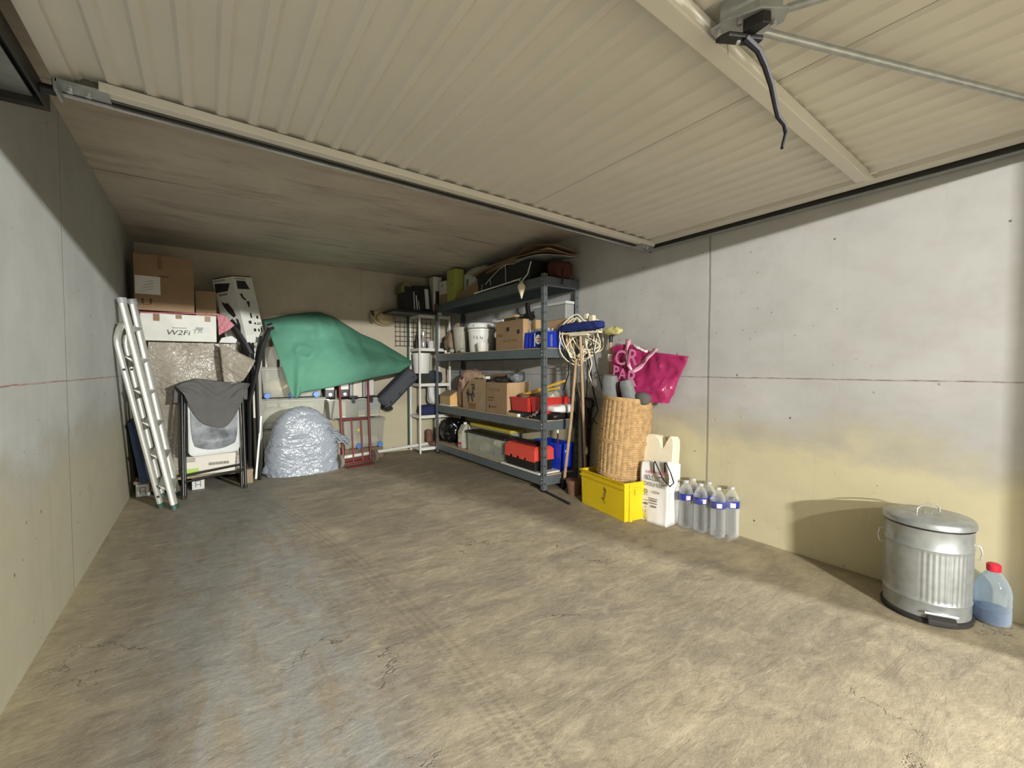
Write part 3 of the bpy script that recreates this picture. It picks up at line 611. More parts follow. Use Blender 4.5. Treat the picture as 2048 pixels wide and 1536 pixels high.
for C0, C1, bend in ((V((-0.318, 4.417, 0)), V((-0.530, 4.284, 1.27)), V((-0.508, 4.50, 1.44))), (V((-0.33, 4.77, 0)), V((-0.53, 4.72, 1.27)), V((-0.51, 4.69, 1.42)))):
    m1 = C1.lerp(bend, 0.25) + V((0, 0, 0.075)); m2 = C1.lerp(bend, 0.6) + V((0, 0, 0.065))
    s_ = obj('rear_leg', MB().tube([C0, C0.lerp(C1, 0.5), C1, C1 + V((-0.004, 0.008, 0.05)), m1, m2, bend], 0.022, 10, 0.8), 'alu', L, smooth=True)
    obj('foot', MB().tube([C0 + V((0, 0, 0.001)), C0.lerp(C1, 0.03)], 0.026, 10, 0.85), 'teal', s_)
    for k in (0.075, 0.86): obj('rivet', MB().cyl(C0.lerp(C1, k) + V((0, -0.018, 0.0)), C0.lerp(C1, k) + V((0.004, -0.024, 0)), 0.009, n=10), 'dark', s_)
for k in range(6):
    f = 0.10 + k * 0.155
    a = A0.lerp(A1, f); b = B0.lerp(B1, f)
    mb = MB(); e = V((0.030, 0, -0.012)); g = V((-0.075, 0, 0.028)); lo = V((0.0, 0, -0.038))
    a2, b2 = a + V((0, 0.012, 0)), b - V((0, 0.012, 0))
    mb.add([a2 + e, a2 + g, a2 + lo, b2 + e, b2 + g, b2 + lo], [(0, 1, 2), (5, 4, 3), (0, 3, 4, 1), (1, 4, 5, 2), (2, 5, 3, 0)])
    obj('step', mb, 'alu', L)
# folding chair
Cn = thing('folding_chair', 'folded black-framed chair with a worn grey seat leaning on the tarpaulin pile', 'chair', (0.05, 4.68, 0))
c0, c1 = V((-0.182, 4.585, 0)), V((0.275, 4.70, 0)); up = V((0.0, 0.205, 0.945)); ux = c1 - c0; nrm = ux.cross(up).normalized()
if nrm.y > 0: nrm = -nrm
def C(u, v, k=0.0): return c0 + ux * u + up * v + nrm * k
obj('front_frame', MB().tube([C(0, 0), C(0, 0.5), C(0.0, 0.93), C(0.03, 0.975), C(0.09, 1.0), C(0.91, 1.0), C(0.97, 0.975), C(1.0, 0.93), C(1, 0.5), C(1, 0)], 0.0135, 10), 'blackg', Cn, smooth=True)
obj('rear_frame', MB().tube([C(0.045, 0.012, -0.035), C(0.045, 0.5, -0.035), C(0.055, 0.90, -0.03), C(0.5, 0.91, -0.03), C(0.945, 0.90, -0.03), C(0.955, 0.5, -0.035), C(0.955, 0.012, -0.035)], 0.012, 10), 'blackg', Cn, smooth=True)
obj('stretcher', MB().tube([C(0.0, 0.145), C(1.0, 0.175)], 0.011, 8), 'blackg', Cn, smooth=True)
obj('stretcher', MB().tube([C(0.05, 0.20, -0.035), C(0.95, 0.23, -0.035)], 0.010, 8), 'blackg', Cn, smooth=True)
for u in (0, 1): obj('foot', MB().tube([C(u, 0.0), C(u, 0.03)], 0.017, 10), 'rubber', Cn)
def seatfn(hw, v0, v1, k0, k1, rad, n=7):
    pts = []
    for cu, cv, a0 in ((hw - rad, v1 - rad, 0), (-hw + rad, v1 - rad, PI / 2), (-hw + rad, v0 + rad, PI), (hw - rad, v0 + rad, 1.5 * PI)):
        for i in range(n): a = a0 + PI / 2 * i / (n - 1); pts.append((cu + rad * math.cos(a), cv + rad * math.sin(a)))
    m = len(pts); vs = []; L_ = ux.length
    for k, sc in ((k0, 1.0), (k1 - 0.008, 1.0), (k1, 0.93)):
        cv = (v0 + v1) / 2
        for a, b in pts: vs.append(C(0.5, 0.0, k) + ux.normalized() * (a * sc) + up.normalized() * (cv + (b - cv) * sc))
    fs = [(r * m + i, r * m + (i + 1) % m, (r + 1) * m + (i + 1) % m, (r + 1) * m + i) for r in range(2) for i in range(m)] + [tuple(range(m))[::-1], tuple(range(2 * m, 3 * m))]
    return MB().add(vs, fs)
st_ = obj('seat', seatfn(0.196, 0.345, 0.86, -0.006, 0.018, 0.05), 'lgrey', Cn, smooth=True, label='pale grey plastic seat shell')
# the padded seat hangs down with a rounded lower lip
def pad(u, v):
    a = (u - 0.5) * 2; zz = 0.40 + 0.42 * v
    wv = 0.182 * (1 - 0.10 * (1 - v) ** 6 - 0.05 * (1 - v) ** 2)
    sag = -0.045 * (1 - a * a) * (1 - v) ** 2 + 0.02 * (1 - v) ** 2
    k = 0.022 + 0.045 * (1 - abs(a) ** 4) * math.exp(-((v - 0.16) / 0.14) ** 2) + 0.010 * math.sin(v * PI)
    return C(0.5, 0, k) + ux.normalized() * (a * wv) + up.normalized() * (zz + sag + 0.01)
obj('cushion', MB().grid(20, 16, pad), 'vinyl', st_, smooth=True, label='worn padded grey vinyl')
# grey cloth over the chair
def cloth(u, t):
    uu = -0.10 + 1.22 * u; a = (u - 0.5) * 2
    low = 0.615 + 0.33 * abs(a) ** 2.8 * (1.0 if a < 0 else 0.86) - 0.03 * math.exp(-((a - 0.25) / 0.3) ** 2)
    top = 1.022 + 0.02 * math.sin(u * 7) + 0.015 * (1 - a * a) - 0.07 * max(0, -a - 0.55) - 0.10 * max(0, a - 0.6)
    if t < 0.22:
        s = t / 0.22; v = 0.86 + (top - 0.86) * s; k = -0.055 + 0.03 * s
    elif t < 0.34:
        s = (t - 0.22) / 0.12; v = top + 0.012 * math.sin(s * PI); k = -0.025 + 0.065 * s
    else:
        s = (t - 0.34) / 0.66; v = top + (low - top) * s; k = 0.04 + 0.012 * math.sin(s * PI) + 0.010 * math.sin(a * 9 + s * 4) * (1 - s)
        uu = 0.51 + (uu - 0.51) * (1 - 0.18 * s)
        v += -0.03 * math.sin(a * 5 + 1) * math.sin(s * PI) * 0.5
    p = C(uu, v, k)
    return p + nrm * (noise.fractal(p * 7, 1, 2, 3) * 0.010) + (nrm * 0.014 * math.sin(s * 22 + abs(a) * 9) * (1 - s) if 0.34 <= t < 0.62 else V((0, 0, 0)))
single('grey_cloth', 'charcoal grey fabric cover draped over the backrest of the folded chair', 'cloth', MB().grid(40, 50, cloth), 'greyfelt', smooth=True, solid=0.005)
# beige appliance behind the chair
ap = thing('beige_appliance', 'beige electrical appliance with vent slots and green corner, behind the folded chair', 'appliance', (0.02, 5.0, 0.139))
obj('housing', MB().box(-0.19, 0.215, 4.865, 4.935, 0.1375, 0.315), 'beige', ap, bevel=0.006)
for i in range(15): obj('vent_slot', MB().box(0.0 + i * 0.0105, 0.0055 + i * 0.0105, 4.863, 4.866, 0.215, 0.240), 'ink', ap)
obj('green_panel', MB().box(-0.17, -0.075, 4.862, 4.866, 0.145, 0.20), 'greenp', ap, label='pale green front panel')
for i in range(3): obj('display_line', MB().box(-0.175, -0.10, 4.863, 4.866, 0.262 + i * 0.013, 0.267 + i * 0.013), 'ink', ap)
# ------------------------------------------------------------------ along the back wall
def storage_box(label, x0, x1, y0, y1, z0, z1, casters, group='translucent storage boxes along the back wall', lid=True):
    t = thing('storage_box', label, 'storage box', ((x0 + x1) / 2, (y0 + y1) / 2, z0), group)
    obj('tub', open_box(MB(), x0, x1, y0, y1, z0 + 0.012, z1 - 0.02, 0.005, 0.022), 'box', t)
    mb = MB(); frame_ring(mb, x0, x1, y0, y1, z1 - 0.034, z1 - 0.018, 0.012)
    obj('rim', mb, 'box', t, label='thicker moulded rim')
    if lid: obj('lid', MB().box(x0 - 0.01, x1 + 0.01, y0 - 0.01, y1 + 0.01, z1 - 0.018, z1), 'box', t, bevel=0.004)
    for x in casters: obj('caster', MB().cyl((x, y0 - 0.022, z0 + 0.034), (x, y0 + 0.022, z0 + 0.034), 0.031, n=20), 'caster', t, label='round blue wheel', bevel=0.003)
    for x in (x0 + 0.05, x1 - 0.05): obj('runner', MB().box(x - 0.02, x + 0.02, y0 + 0.04, y1 - 0.02, z0, z0 + 0.012), 'box', t)
    return t
storage_box('translucent storage box standing on the floor behind the silver grey bag', 0.47, 1.08, 5.33, 5.62, 0.0, 0.44, ())
storage_box('translucent storage box of white cloth, middle of the stack behind the silver grey bag', 0.45, 1.10, 5.33, 5.62, 0.44, 0.775, ())
storage_box('translucent storage box with three blue wheels, topmost of the stack under the green cloth', 0.475, 1.085, 5.34, 5.62, 0.775, 1.118, (0.525, 0.765, 1.010))
def rag(name, label, c, r, mat, seed, cat='cloth', group=None, **k):
    return single(name, label, cat, MB().blob(c, r, 0.7, 0.7, 0.03, 9, seed, 26, 14, 0.012), mat, group, smooth=True, **k)
rag('folded_linen', 'white folded linen seen through the middle storage box', (0.74, 5.475, 0.575), (0.27, 0.115, 0.10), 'paper', 3)
rag('folded_linen', 'cream folded linen seen through the topmost storage box with blue wheels', (0.77, 5.48, 0.905), (0.25, 0.11, 0.09), 'cream', 5)
# right-hand pair
storage_box('translucent storage box with blue wheels and white contents behind the red hand truck', 1.31, 1.80, 5.36, 5.62, 0.135, 0.500, (1.485, 1.740))
b_ = single('wooden_crate', 'dark wooden crate on the floor under the storage box by the hand truck', 'crate', open_box(MB(), 1.33, 1.79, 5.40, 5.62, 0.0, 0.130, 0.012), 'brown')
rag('white_bedding', 'white folded bedding in the storage box behind the hand truck', (1.55, 5.49, 0.225), (0.20, 0.095, 0.066), 'paper', 8, 'bedding')
single('round_sticker', 'pale yellow sticker on the storage box behind the hand truck', 'sticker', MB().prism([(1.455, 0.36), (1.475, 0.345), (1.492, 0.352), (1.50, 0.372), (1.478, 0.388)], 'y', 5.352, 5.357), 'yellowpale')
storage_box('translucent storage box full of packets and leaflets, behind the top of the hand truck', 1.145, 1.765, 5.36, 5.62, 0.502, 0.752, (), lid=False)
def packet(label, x0, x1, z0, z1, mat, y0=5.385, y1=5.41, cat='packet', name='packet', group='packets in the storage box behind the hand truck'):
    return single(name, label, cat, MB().box(x0, x1, y0, y1, z0, z1), mat, group, bevel=0.003)
packet('brown shiny packet at the left end of the storage box behind the hand truck', 1.17, 1.255, 0.522, 0.725, M('taupe_film', (128, 116, 102), 0.25, 0, 0.2))
packet('white shiny packet next to the left upright of the hand truck', 1.262, 1.345, 0.522, 0.725, 'white')
packet('grey flat packet in the middle of the storage box behind the hand truck', 1.352, 1.482, 0.522, 0.725, M('slate_card', (104, 108, 108), 0.7, 0, 0.15, 20))
for label, x0, x1 in (('blue and white leaflet left of the right upright of the hand truck', 1.49, 1.575), ('blue and white leaflet right of the right upright of the hand truck', 1.60, 1.735)):
    t = thing('leaflet', label, 'leaflet', ((x0 + x1) / 2, 5.395, 0.522), 'packets in the storage box behind the hand truck')
    obj('sheet', MB().box(x0, x1, 5.385, 5.41, 0.522, 0.74), 'white', t)
    obj('sky_print', MB().box(x0 + 0.003, x1 - 0.003, 5.3835, 5.386, 0.60, 0.735), 'skyblue', t, label='blue printed upper half')
    obj('circle_print', MB().tube([(x0 + (x1 - x0) / 2 + 0.028 * math.cos(a * PI / 8), 5.383, 0.57 + 0.020 * math.sin(a * PI / 8)) for a in range(17)], 0.002, 5), 'greyink', t)
for x, lb in ((1.415, 'black spring clamp on the box rim between the hand truck uprights'), (1.625, 'black spring clamp on the box rim right of the hand truck')):
    t = thing('spring_clamp', lb, 'clamp', (x, 5.34, 0.70), 'black spring clamps on the storage box')
    obj('handle', MB().box(x - 0.05, x + 0.05, 5.30, 5.345, 0.755, 0.778), 'black', t, bevel=0.005)
    obj('jaw', MB().prism([(x - 0.022, 0.760), (x + 0.024, 0.760), (x + 0.022, 0.70), (x + 0.008, 0.685), (x - 0.012, 0.70)], 'y', 5.318, 5.340), 'black', t, bevel=0.004)
    obj('pivot', MB().cyl((x + 0.004, 5.316, 0.71), (x + 0.004, 5.312, 0.71), 0.008, n=10), 'dark', t)
for x, lb in ((1.162, 'black lamp with a round silver end beside the topmost storage box'), (1.325, 'black lamp with a round silver end between two storage stacks')):
    t = thing('work_lamp', lb, 'lamp', (x, 5.42, 0.757), 'black lamps under the green cloth')
    obj('body', MB().box(x - 0.058, x + 0.058, 5.35, 5.50, 0.757, 0.95), 'black', t, bevel=0.012)
    obj('dial', MB().cyl((x, 5.352, 0.80), (x, 5.335, 0.80), 0.021, 0.019, n=18), 'chrome', t, label='round silver dial'); obj('label_band', MB().box(x - 0.05, x + 0.045, 5.347, 5.351, 0.855, 0.93), 'paper', t, label='white paper band')
for i, (x0, x1, lb) in enumerate(((1.392, 1.425, 'narrow'), (1.432, 1.535, 'wide'), (1.545, 1.575, 'slim'), (1.582, 1.675, 'pale grey'))):
    single('file_box', lb + ' file box standing under the green cloth beside the suitcase', 'file box', MB().box(x0, x1, 5.38, 5.56, 0.757, 1.0 - 0.01 * i), ('grey', 'beige', 'grey', 'lgrey')[i], 'file boxes under the green cloth', bevel=0.003)
# charcoal suitcase wedged on the boxes
t = thing('suitcase', 'charcoal fabric suitcase tilted under the right corner of the green cloth', 'suitcase', (1.965, 5.40, 0.86), None, True, rot=(0, math.radians(-44), 0))
obj('shell', MB().box(-0.285, 0.285, -0.11, 0.12, -0.105, 0.085), 'suit', t, bevel=0.045, seg=4)
obj('front_panel', MB().box(-0.255, 0.262, -0.122, -0.105, -0.075, 0.06), 'suit', t, bevel=0.012)
for x, z in ((-0.20, -0.045), (-0.05, -0.05), (0.22, -0.03)): obj('stud', MB().cyl((x, -0.121, z), (x, -0.128, z), 0.012, n=12), 'black', t)
obj('corner_guard', MB().box(-0.30, -0.235, -0.117, 0.125, -0.112, -0.03), 'black', t, bevel=0.02)
obj('wheel', MB().cyl((-0.25, -0.10, -0.11), (-0.25, -0.06, -0.11), 0.026, n=14), 'rubber', t)
# green cloth
GT = [V(p) for p in ((0.516, 5.55, 1.632), (0.768, 5.58, 1.702), (1.0, 5.58, 1.752), (1.114, 5.58, 1.761), (1.282, 5.58, 1.707), (1.447, 5.55, 1.60), (1.564, 5.50, 1.523), (1.772, 5.42, 1.428), (1.989, 5.32, 1.281), (2.137, 5.25, 1.182))]
GB = [V(p) for p in ((0.742, 5.19, 0.800), (0.775, 5.18, 0.782), (0.844, 5.17, 0.842), (1.068, 5.15, 0.88), (1.275, 5.13, 0.92), (1.40, 5.13, 0.95), (1.555, 5.13, 0.984), (1.75, 5.14, 1.022), (1.923, 5.15, 1.052), (2.120, 5.20, 1.172))]
def pl_at(L_, u):
    k = u * (len(L_) - 1); i = min(int(k), len(L_) - 2); return L_[i].lerp(L_[i + 1], k - i)
def green(u, v):
    a = pl_at(GB, u); b = pl_at(GT, u); p = a.lerp(b, v)
    p.y -= 0.10 * math.sin(v * PI) ** 0.8 * (1 - u) ** 0.4 + 0.07 * math.sin(min(1, v * 1.6) * PI) * math.sin(u * PI)
    if v > 0.55: p.z += 0.03 * math.sin((v - 0.55) / 0.45 * PI) * (1 - u)
    # fold running up from the lower left corner, other slack folds, and a ring pressing through from underneath
    f1 = u - 0.14 - 0.02 * v; p.y -= 0.035 * math.exp(-(f1 / 0.035) ** 2) * max(0, 1 - v * 1.5)
    for (fu, fv, sl, wd, am) in ((0.45, 0.72, 0.5, 0.03, 0.022), (0.62, 0.55, 0.35, 0.04, 0.025), (0.80, 0.5, -0.25, 0.035, 0.03), (0.30, 0.85, 0.2, 0.03, 0.02)):
        d = (u - fu) - sl * (fv - v) * 0.3; p.y -= am * math.exp(-(d / wd) ** 2) * math.exp(-((v - fv) / 0.3) ** 2)
    r = math.hypot((p.x - 0.878), (p.z - 1.283) * 1.35); p.y -= 0.016 * math.exp(-((r - 0.082) / 0.016) ** 2) - 0.0
    p.y += noise.fractal(V((p.x * 4, p.z * 4, 2)), 1, 2, 4) * 0.018
    return p
single('green_cloth', 'large green cloth thrown over the storage boxes and suitcase at the back wall', 'cloth', MB().grid(90, 50, green), 'green', smooth=True, solid=0.006)
# silver grey bag
def bagmesh():
    mb = MB(); nu, nv = 110, 60; c = V((0.825, 5.085, 0.0)); vs = []; fs = []; Hb = 0.70
    for j in range(nv + 1):
        t = j / nv; z = Hb * math.sin(t * PI / 2) if t > 0.5 else Hb * 0.7071 * (t / 0.5)
        h = z / Hb
        prof = (max(0.0, 1 - h ** 4.2)) ** 0.52 * (0.93 + 0.07 * math.sin(min(1, h * 1.6) * PI))
        for i in range(nu):
            a = 2 * PI * i / nu; ca, sa = math.cos(a), math.sin(a)
            d = V((math.copysign(abs(ca) ** 0.8, ca), math.copysign(abs(sa) ** 0.8, sa), 0))
            fl = 1 + 0.06 * max(0, 1 - h / 0.20) ** 1.5
            q = V((d.x * 0.352 * prof * fl, d.y * 0.165 * prof * (1 + 0.25 * max(0, 1 - h / 0.18)), z))
            w = noise.fractal(V((q.x * 3, q.y * 3, q.z * 3.5)) + V((3, 1, 0)), 1, 2, 3) * 0.020
            w -= 0.010 * max(0, 1 - abs(noise.noise(V((q.x * 3.5, q.y * 3.5, q.z * 9)))) * 8)
            for zz, am in ((0.395, 0.020), (0.315, 0.018), (0.47, 0.008)): w -= am * math.exp(-((q.z - zz + 0.05 * q.x) / 0.010) ** 2) * (0.4 + 0.6 * (q.x > -0.28))
            w += 0.012 * noise.noise(V((a * 4, 0, 5))) * max(0, 1 - h / 0.25) + 0.010 * math.sin(24 * math.atan2(q.z - 0.34, q.x - 0.5)) * max(0, q.x - 0.12) * 3
            q = c + q + (d.normalized() * (1 - h) + V((0, -0.2, 1)) * h) * w
            q.z = max(q.z, 0.003 + 0.001 * j / nv); vs.append(q)
    for j in range(nv):
        for i in range(nu): fs.append((j * nu + i, j * nu + (i + 1) % nu, (j + 1) * nu + (i + 1) % nu, (j + 1) * nu + i))
    fs.append(tuple(range(nu))[::-1])
    return mb.add(vs, fs)
t = thing('wrapped_bundle', 'round bulky bundle wrapped in shiny silver grey plastic on the floor', 'bag', (0.83, 5.05, 0))
obj('bag', bagmesh(), 'silver', t, smooth=70)
def tail(u, v):
    p = V((1.06, 5.02, 0.50)).lerp(V((1.285, 4.97, 0.325)), u); q = V((1.05, 5.0, 0.36)).lerp(V((1.245, 4.98, 0.265)), u)
    r = p.lerp(q, v); r.y += -0.03 * math.sin(v * PI) + 0.02 * math.sin(v * 14 + u * 3) + noise.noise(r * 12) * 0.015; r.z += 0.012 * math.sin(u * 18); return r
obj('twisted_end', MB().grid(16, 16, tail), 'silver', t, smooth=True, solid=0.003)
def skirt(u, v):
    p = V((0.425, 5.05, 0.05)).lerp(V((0.60, 4.925, 0.006)), u); q = V((0.50, 5.01, 0.20)).lerp(V((0.62, 4.945, 0.10)), u)
    r = p.lerp(q, v); r.y -= 0.012 * math.sin(u * 9) * (1 - v) - 0.01 * v; return r
obj('hem', MB().grid(16, 8, skirt), 'silver', t, smooth=True, solid=0.003)
# hand truck
t = thing('hand_truck', 'dark red two-wheeled hand truck leaning against the storage boxes', 'hand truck', (1.40, 5.08, 0))
LU = [V((1.225, 5.03, 0.05)), V((1.233, 5.16, 0.52)), V((1.250, 5.275, 0.94))]; RU = [V((1.545, 5.10, 0.05)), V((1.556, 5.19, 0.52)), V((1.577, 5.285, 1.00))]
obj('upright', MB().tube(LU, 0.0135, 10), 'red', t, smooth=True); obj('upright', MB().tube(RU, 0.0135, 10), 'red', t, smooth=True)
obj('crossbar', MB().tube([LU[1], RU[1]], 0.012, 8), 'red', t, smooth=True)
for f in (0.36, 0.70): obj('slat_bar', MB().tube([LU[0].lerp(RU[0], f), LU[1].lerp(RU[1], f)], 0.009, 8), 'red', t, smooth=True)
obj('axle', MB().tube([(1.185, 5.045, 0.075), (1.605, 5.135, 0.075)], 0.011, 8), 'red', t, smooth=True)
obj('toe_plate', MB().add([(1.225, 5.0, 0.016), (1.548, 5.075, 0.016), (1.56, 5.0, 0.006), (1.255, 4.925, 0.006), (1.225, 5.0, 0.022), (1.548, 5.075, 0.022), (1.56, 5.0, 0.012), (1.255, 4.925, 0.012)], [(0, 1, 2, 3), (7, 6, 5, 4), (0, 4, 5, 1), (1, 5, 6, 2), (2, 6, 7, 3), (3, 7, 4, 0)]), 'red', t)
obj('lower_bar', MB().tube([(1.225, 5.02, 0.045), (1.548, 5.09, 0.045)], 0.012, 8), 'red', t, smooth=True)
for c in ((1.195, 5.047, 0.076), (1.605, 5.135, 0.076)):
    R = Euler((0, PI / 2, math.radians(12))).to_matrix()
    w = obj('wheel', MB().lathe([(0.046, -0.016), (0.066, -0.020), (0.075, -0.012), (0.075, 0.012), (0.066, 0.020), (0.046, 0.016)], 28, c, R=R), 'tyre', t, smooth=True)
    obj('hub', MB().lathe([(0.012, -0.012), (0.047, -0.010), (0.047, 0.010), (0.012, 0.012)], 24, c, R=R), 'lgrey', w, label='pale wheel hub')
# white pipe, hat, mesh panel
single('white_pipe', 'long white plastic pipe lying low along the back wall towards the white shelf', 'pipe', MB().tube([(1.20, 5.23, 0.075), (2.60, 5.50, 0.100)], 0.020, 14), 'white', smooth=True)
t = thing('straw_hat', 'straw sun hat hanging on a dark hook on the back wall', 'hat', (1.87, 5.60, 1.64))
R = Euler((math.radians(82), 0, math.radians(8))).to_matrix()
obj('brim', MB().lathe([(0.085, 0.0), (0.16, 0.014), (0.162, 0.020), (0.085, 0.008)], 32, (1.88, 5.63, 1.748), 1.0, 0.62, R, False), 'straw', t, smooth=True)
obj('crown', MB().lathe([(0.095, 0.0), (0.088, 0.045), (0.06, 0.075), (0.02, 0.083), (0.001, 0.083)], 28, (1.90, 5.63, 1.742), 1.25, 0.85, R), 'straw', t, smooth=True)
obj('hat_band', MB().lathe([(0.097, 0.003), (0.094, 0.022)], 28, (1.90, 5.63, 1.742), 1.25, 0.85, R, False), 'brown', t, smooth=True, solid=0.002)
hk = thing('wall_hook', 'dark hook with loop on the back wall beside the straw hat', 'hook', (1.735, 5.65, 1.80))
obj('hook', MB().tube([(1.735, 5.66, 1.83), (1.735, 5.60, 1.825), (1.735, 5.585, 1.795), (1.75, 5.585, 1.77)], 0.011, 8), 'dark', hk, smooth=True)
obj('loop', MB().tube([(1.725 + 0.03 * math.sin(a), 5.60, 1.75 + 0.075 * math.cos(a)) for a in [k * PI / 8 for k in range(17)]], 0.005, 6), 'brown', hk, smooth=True)
t = thing('wire_mesh_panel', 'black wire mesh panel hanging behind the slim white shelf unit', 'wire panel', (2.25, 5.61, 1.40))
for i in range(9): obj('wire', MB().tube([(2.04 + i * 0.062, 5.61, 1.395), (2.04 + i * 0.062, 5.61, 1.775)], 0.0028, 5), 'black', t)
for j in range(7): obj('wire', MB().tube([(2.03, 5.615, 1.40 + j * 0.062), (2.55, 5.615, 1.40 + j * 0.062)], 0.0028, 5), 'black', t)
# slim white shelf unit
WX0, WX1, WY0, WY1 = 2.235, 2.66, 5.30, 5.62
t = thing('white_shelf_unit', 'slim white metal shelf unit between the green cloth and the grey shelving', 'shelf', (2.44, 5.46, 0))
for x, y in ((WX0, WY0), (WX1, WY0), (WX0, WY1), (WX1, WY1)):
    p = obj('post', MB().box(x, x + 0.022, y, y + 0.022, 0.0, 1.80), 'white', t, bevel=0.003)
obj('back_post', MB().box(2.205, 2.222, 5.615, 5.64, 0.02, 1.80), 'teal', t, label='dark green rear post')
WZ = (0.075, 0.490, 0.905, 1.360, 1.785)
for z in WZ:
    b = obj('shelf_board', MB().box(WX0 + 0.023, WX1 - 0.001, WY0 + 0.002, WY1, z - 0.004, z), 'white', t)
    obj('front_edge', MB().box(WX0 + 0.023, WX1 - 0.001, WY0 + 0.0, WY0 + 0.006, z - 0.036, z + 0.002), 'white', b)
    obj('side_edge', MB().box(WX0 + 0.004, WX0 + 0.010, WY0 + 0.022, WY1, z - 0.036, z + 0.002), 'white', b)
# on the slim shelf
single('black_tray_board', 'thin black board lying across the top of the slim white shelf unit', 'board', MB().box(1.86, 2.43, 5.18, 5.60, 1.788, 1.822), 'black', bevel=0.004)
def filebox(label, x0, x1, y0, y1, z0, z1, mat, stripes, name='file_box', cat='file box', group='dark file boxes on the slim white shelf', lean=0.0):
    t = thing(name, label, cat, ((x0 + x1) / 2, (y0 + y1) / 2, z0), group)
    obj('case', MB().hexa([(x0, y0, z0), (x1, y0, z0), (x1, y1, z0), (x0, y1, z0)], [(x0 - lean, y0, z1), (x1 - lean, y0, z1), (x1 - lean, y1, z1), (x0 - lean, y1, z1)]), mat, t, bevel=0.003)
    for a, b, c, d in stripes:
        obj('spine_label', MB().hexa([(x0 + a, y0 - 0.002, c), (x0 + b, y0 - 0.002, c), (x0 + b, y0 + 0.001, c), (x0 + a, y0 + 0.001, c)], [(x0 + a - lean * 0.6, y0 - 0.002, d), (x0 + b - lean * 0.6, y0 - 0.002, d), (x0 + b - lean * 0.6, y0 + 0.001, d), (x0 + a - lean * 0.6, y0 + 0.001, d)]), 'lgrey', t)
    return t
filebox('black file box with a thin white spine stripe, leftmost on the black board', 2.055, 2.185, 5.26, 5.56, 1.8225, 2.115, 'black', ((0.10, 0.112, 1.84, 2.06),), lean=0.015)
filebox('black file box with two slanting white stripes, second on the black board', 2.187, 2.275, 5.25, 5.56, 1.8225, 2.135, 'black', ((0.002, 0.016, 1.835, 2.02), (0.034, 0.042, 1.835, 1.95)), lean=0.03)
filebox('black file box with a broad pale spine label, third on the black board', 2.277, 2.40, 5.26, 5.56, 1.8225, 2.15, 'black', ((0.035, 0.085, 1.86, 2.11),), lean=0.03)
single('olive_case', 'olive and grey small case perched on the leftmost black file box', 'case', MB().prism([(1.99, 2.045), (2.115, 2.05), (2.135, 2.19), (2.06, 2.19), (2.01, 2.15)], 'y', 5.28, 5.52).box(2.06, 2.11, 5.29, 5.5, 2.00, 2.06), M('olive', (112, 108, 72), 0.7, 0, 0.2, 12), bevel=0.006)
t = thing('white_carton', 'white upright box with black printed panel at the ceiling above the slim shelf', 'box', (2.50, 5.36, 1.8225))
obj('body', MB().box(2.425, 2.545, 5.275, 5.40, 1.79, 2.285), 'whitebox', t, bevel=0.003)
obj('print_panel', MB().box(2.455, 2.547, 5.2725, 5.276, 1.835, 2.10), 'ink', t); obj('print_panel', MB().box(2.427, 2.452, 5.2725, 5.276, 1.80, 1.93), M('salmon', (178, 120, 104)), t)
single('cafetiere', 'small shiny glass flask with black top on the slim white shelf', 'flask', MB().lathe([(0.028, 1.361), (0.036, 1.38), (0.034, 1.45), (0.020, 1.50), (0.018, 1.53), (0.034, 1.535), (0.034, 1.575), (0.012, 1.59)], 20, (2.335, 5.40, 0)), 'chrome', smooth=True)
single('white_jar', 'small white lidded jar behind the left post of the grey shelving', 'jar', MB().lathe([(0.045, 1.361), (0.048, 1.43), (0.040, 1.445), (0.040, 1.465), (0.01, 1.467)], 20, (2.455, 5.42, 0)), 'lgrey', smooth=True)
single('dark_bottle', 'dark bottle standing behind the wire mesh on the slim shelf', 'bottle', MB().lathe([(0.03, 1.361), (0.031, 1.47), (0.013, 1.51), (0.013, 1.56), (0.004, 1.565)], 16, (2.29, 5.50, 0)), 'dark', smooth=True)
t = thing('white_pail', 'white pail on the middle level of the slim white shelf', 'bucket', (2.33, 5.42, 0.906))
obj('pail', MB().lathe([(0.10, 1.035), (0.105, 1.05), (0.118, 1.29), (0.122, 1.29), (0.122, 1.30), (0.112, 1.30)], 28, (2.33, 5.45, 0)), 'bucket', t, smooth=True)
single('pail_stand_box', 'dark low box under the white pail on the slim shelf', 'box', MB().box(2.27, 2.44, 5.36, 5.58, 0.906, 1.033), 'dark', bevel=0.004)
rag('dark_cloth', 'crumpled dark blue-green cloth on the middle level of the slim shelf', (2.50, 5.41, 0.985), (0.10, 0.09, 0.085), M('petrol_cloth', (48, 58, 66), 0.9, 0, 0.3), 12)
rag('white_cloth', 'crumpled white cloth hanging over the navy bag on the slim shelf', (2.47, 5.42, 0.735), (0.075, 0.07, 0.125), 'lgrey', 15)
rag('navy_bag', 'navy blue soft bag on the lower level of the slim shelf', (2.43, 5.45, 0.555), (0.145, 0.11, 0.066), 'navy', 19, 'bag')
t = thing('boot', 'worn reddish brown boot on the bottom level of the slim shelf', 'boot', (2.45, 5.42, 0.076))
obj('shaft', MB().blob((2.435, 5.46, 0.19), (0.045, 0.05, 0.095), 0.6, 0.9, 0.01, 12, 4), 'terra', t, smooth=True); obj('foot', MB().blob((2.465, 5.40, 0.104), (0.048, 0.085, 0.029), 0.7, 0.8, 0.008, 12, 9, zmin=0.077), 'terra', t, smooth=True)
t = thing('boot', 'worn reddish brown boot beside another against the grey shelving post', 'boot', (2.57, 5.43, 0.076))
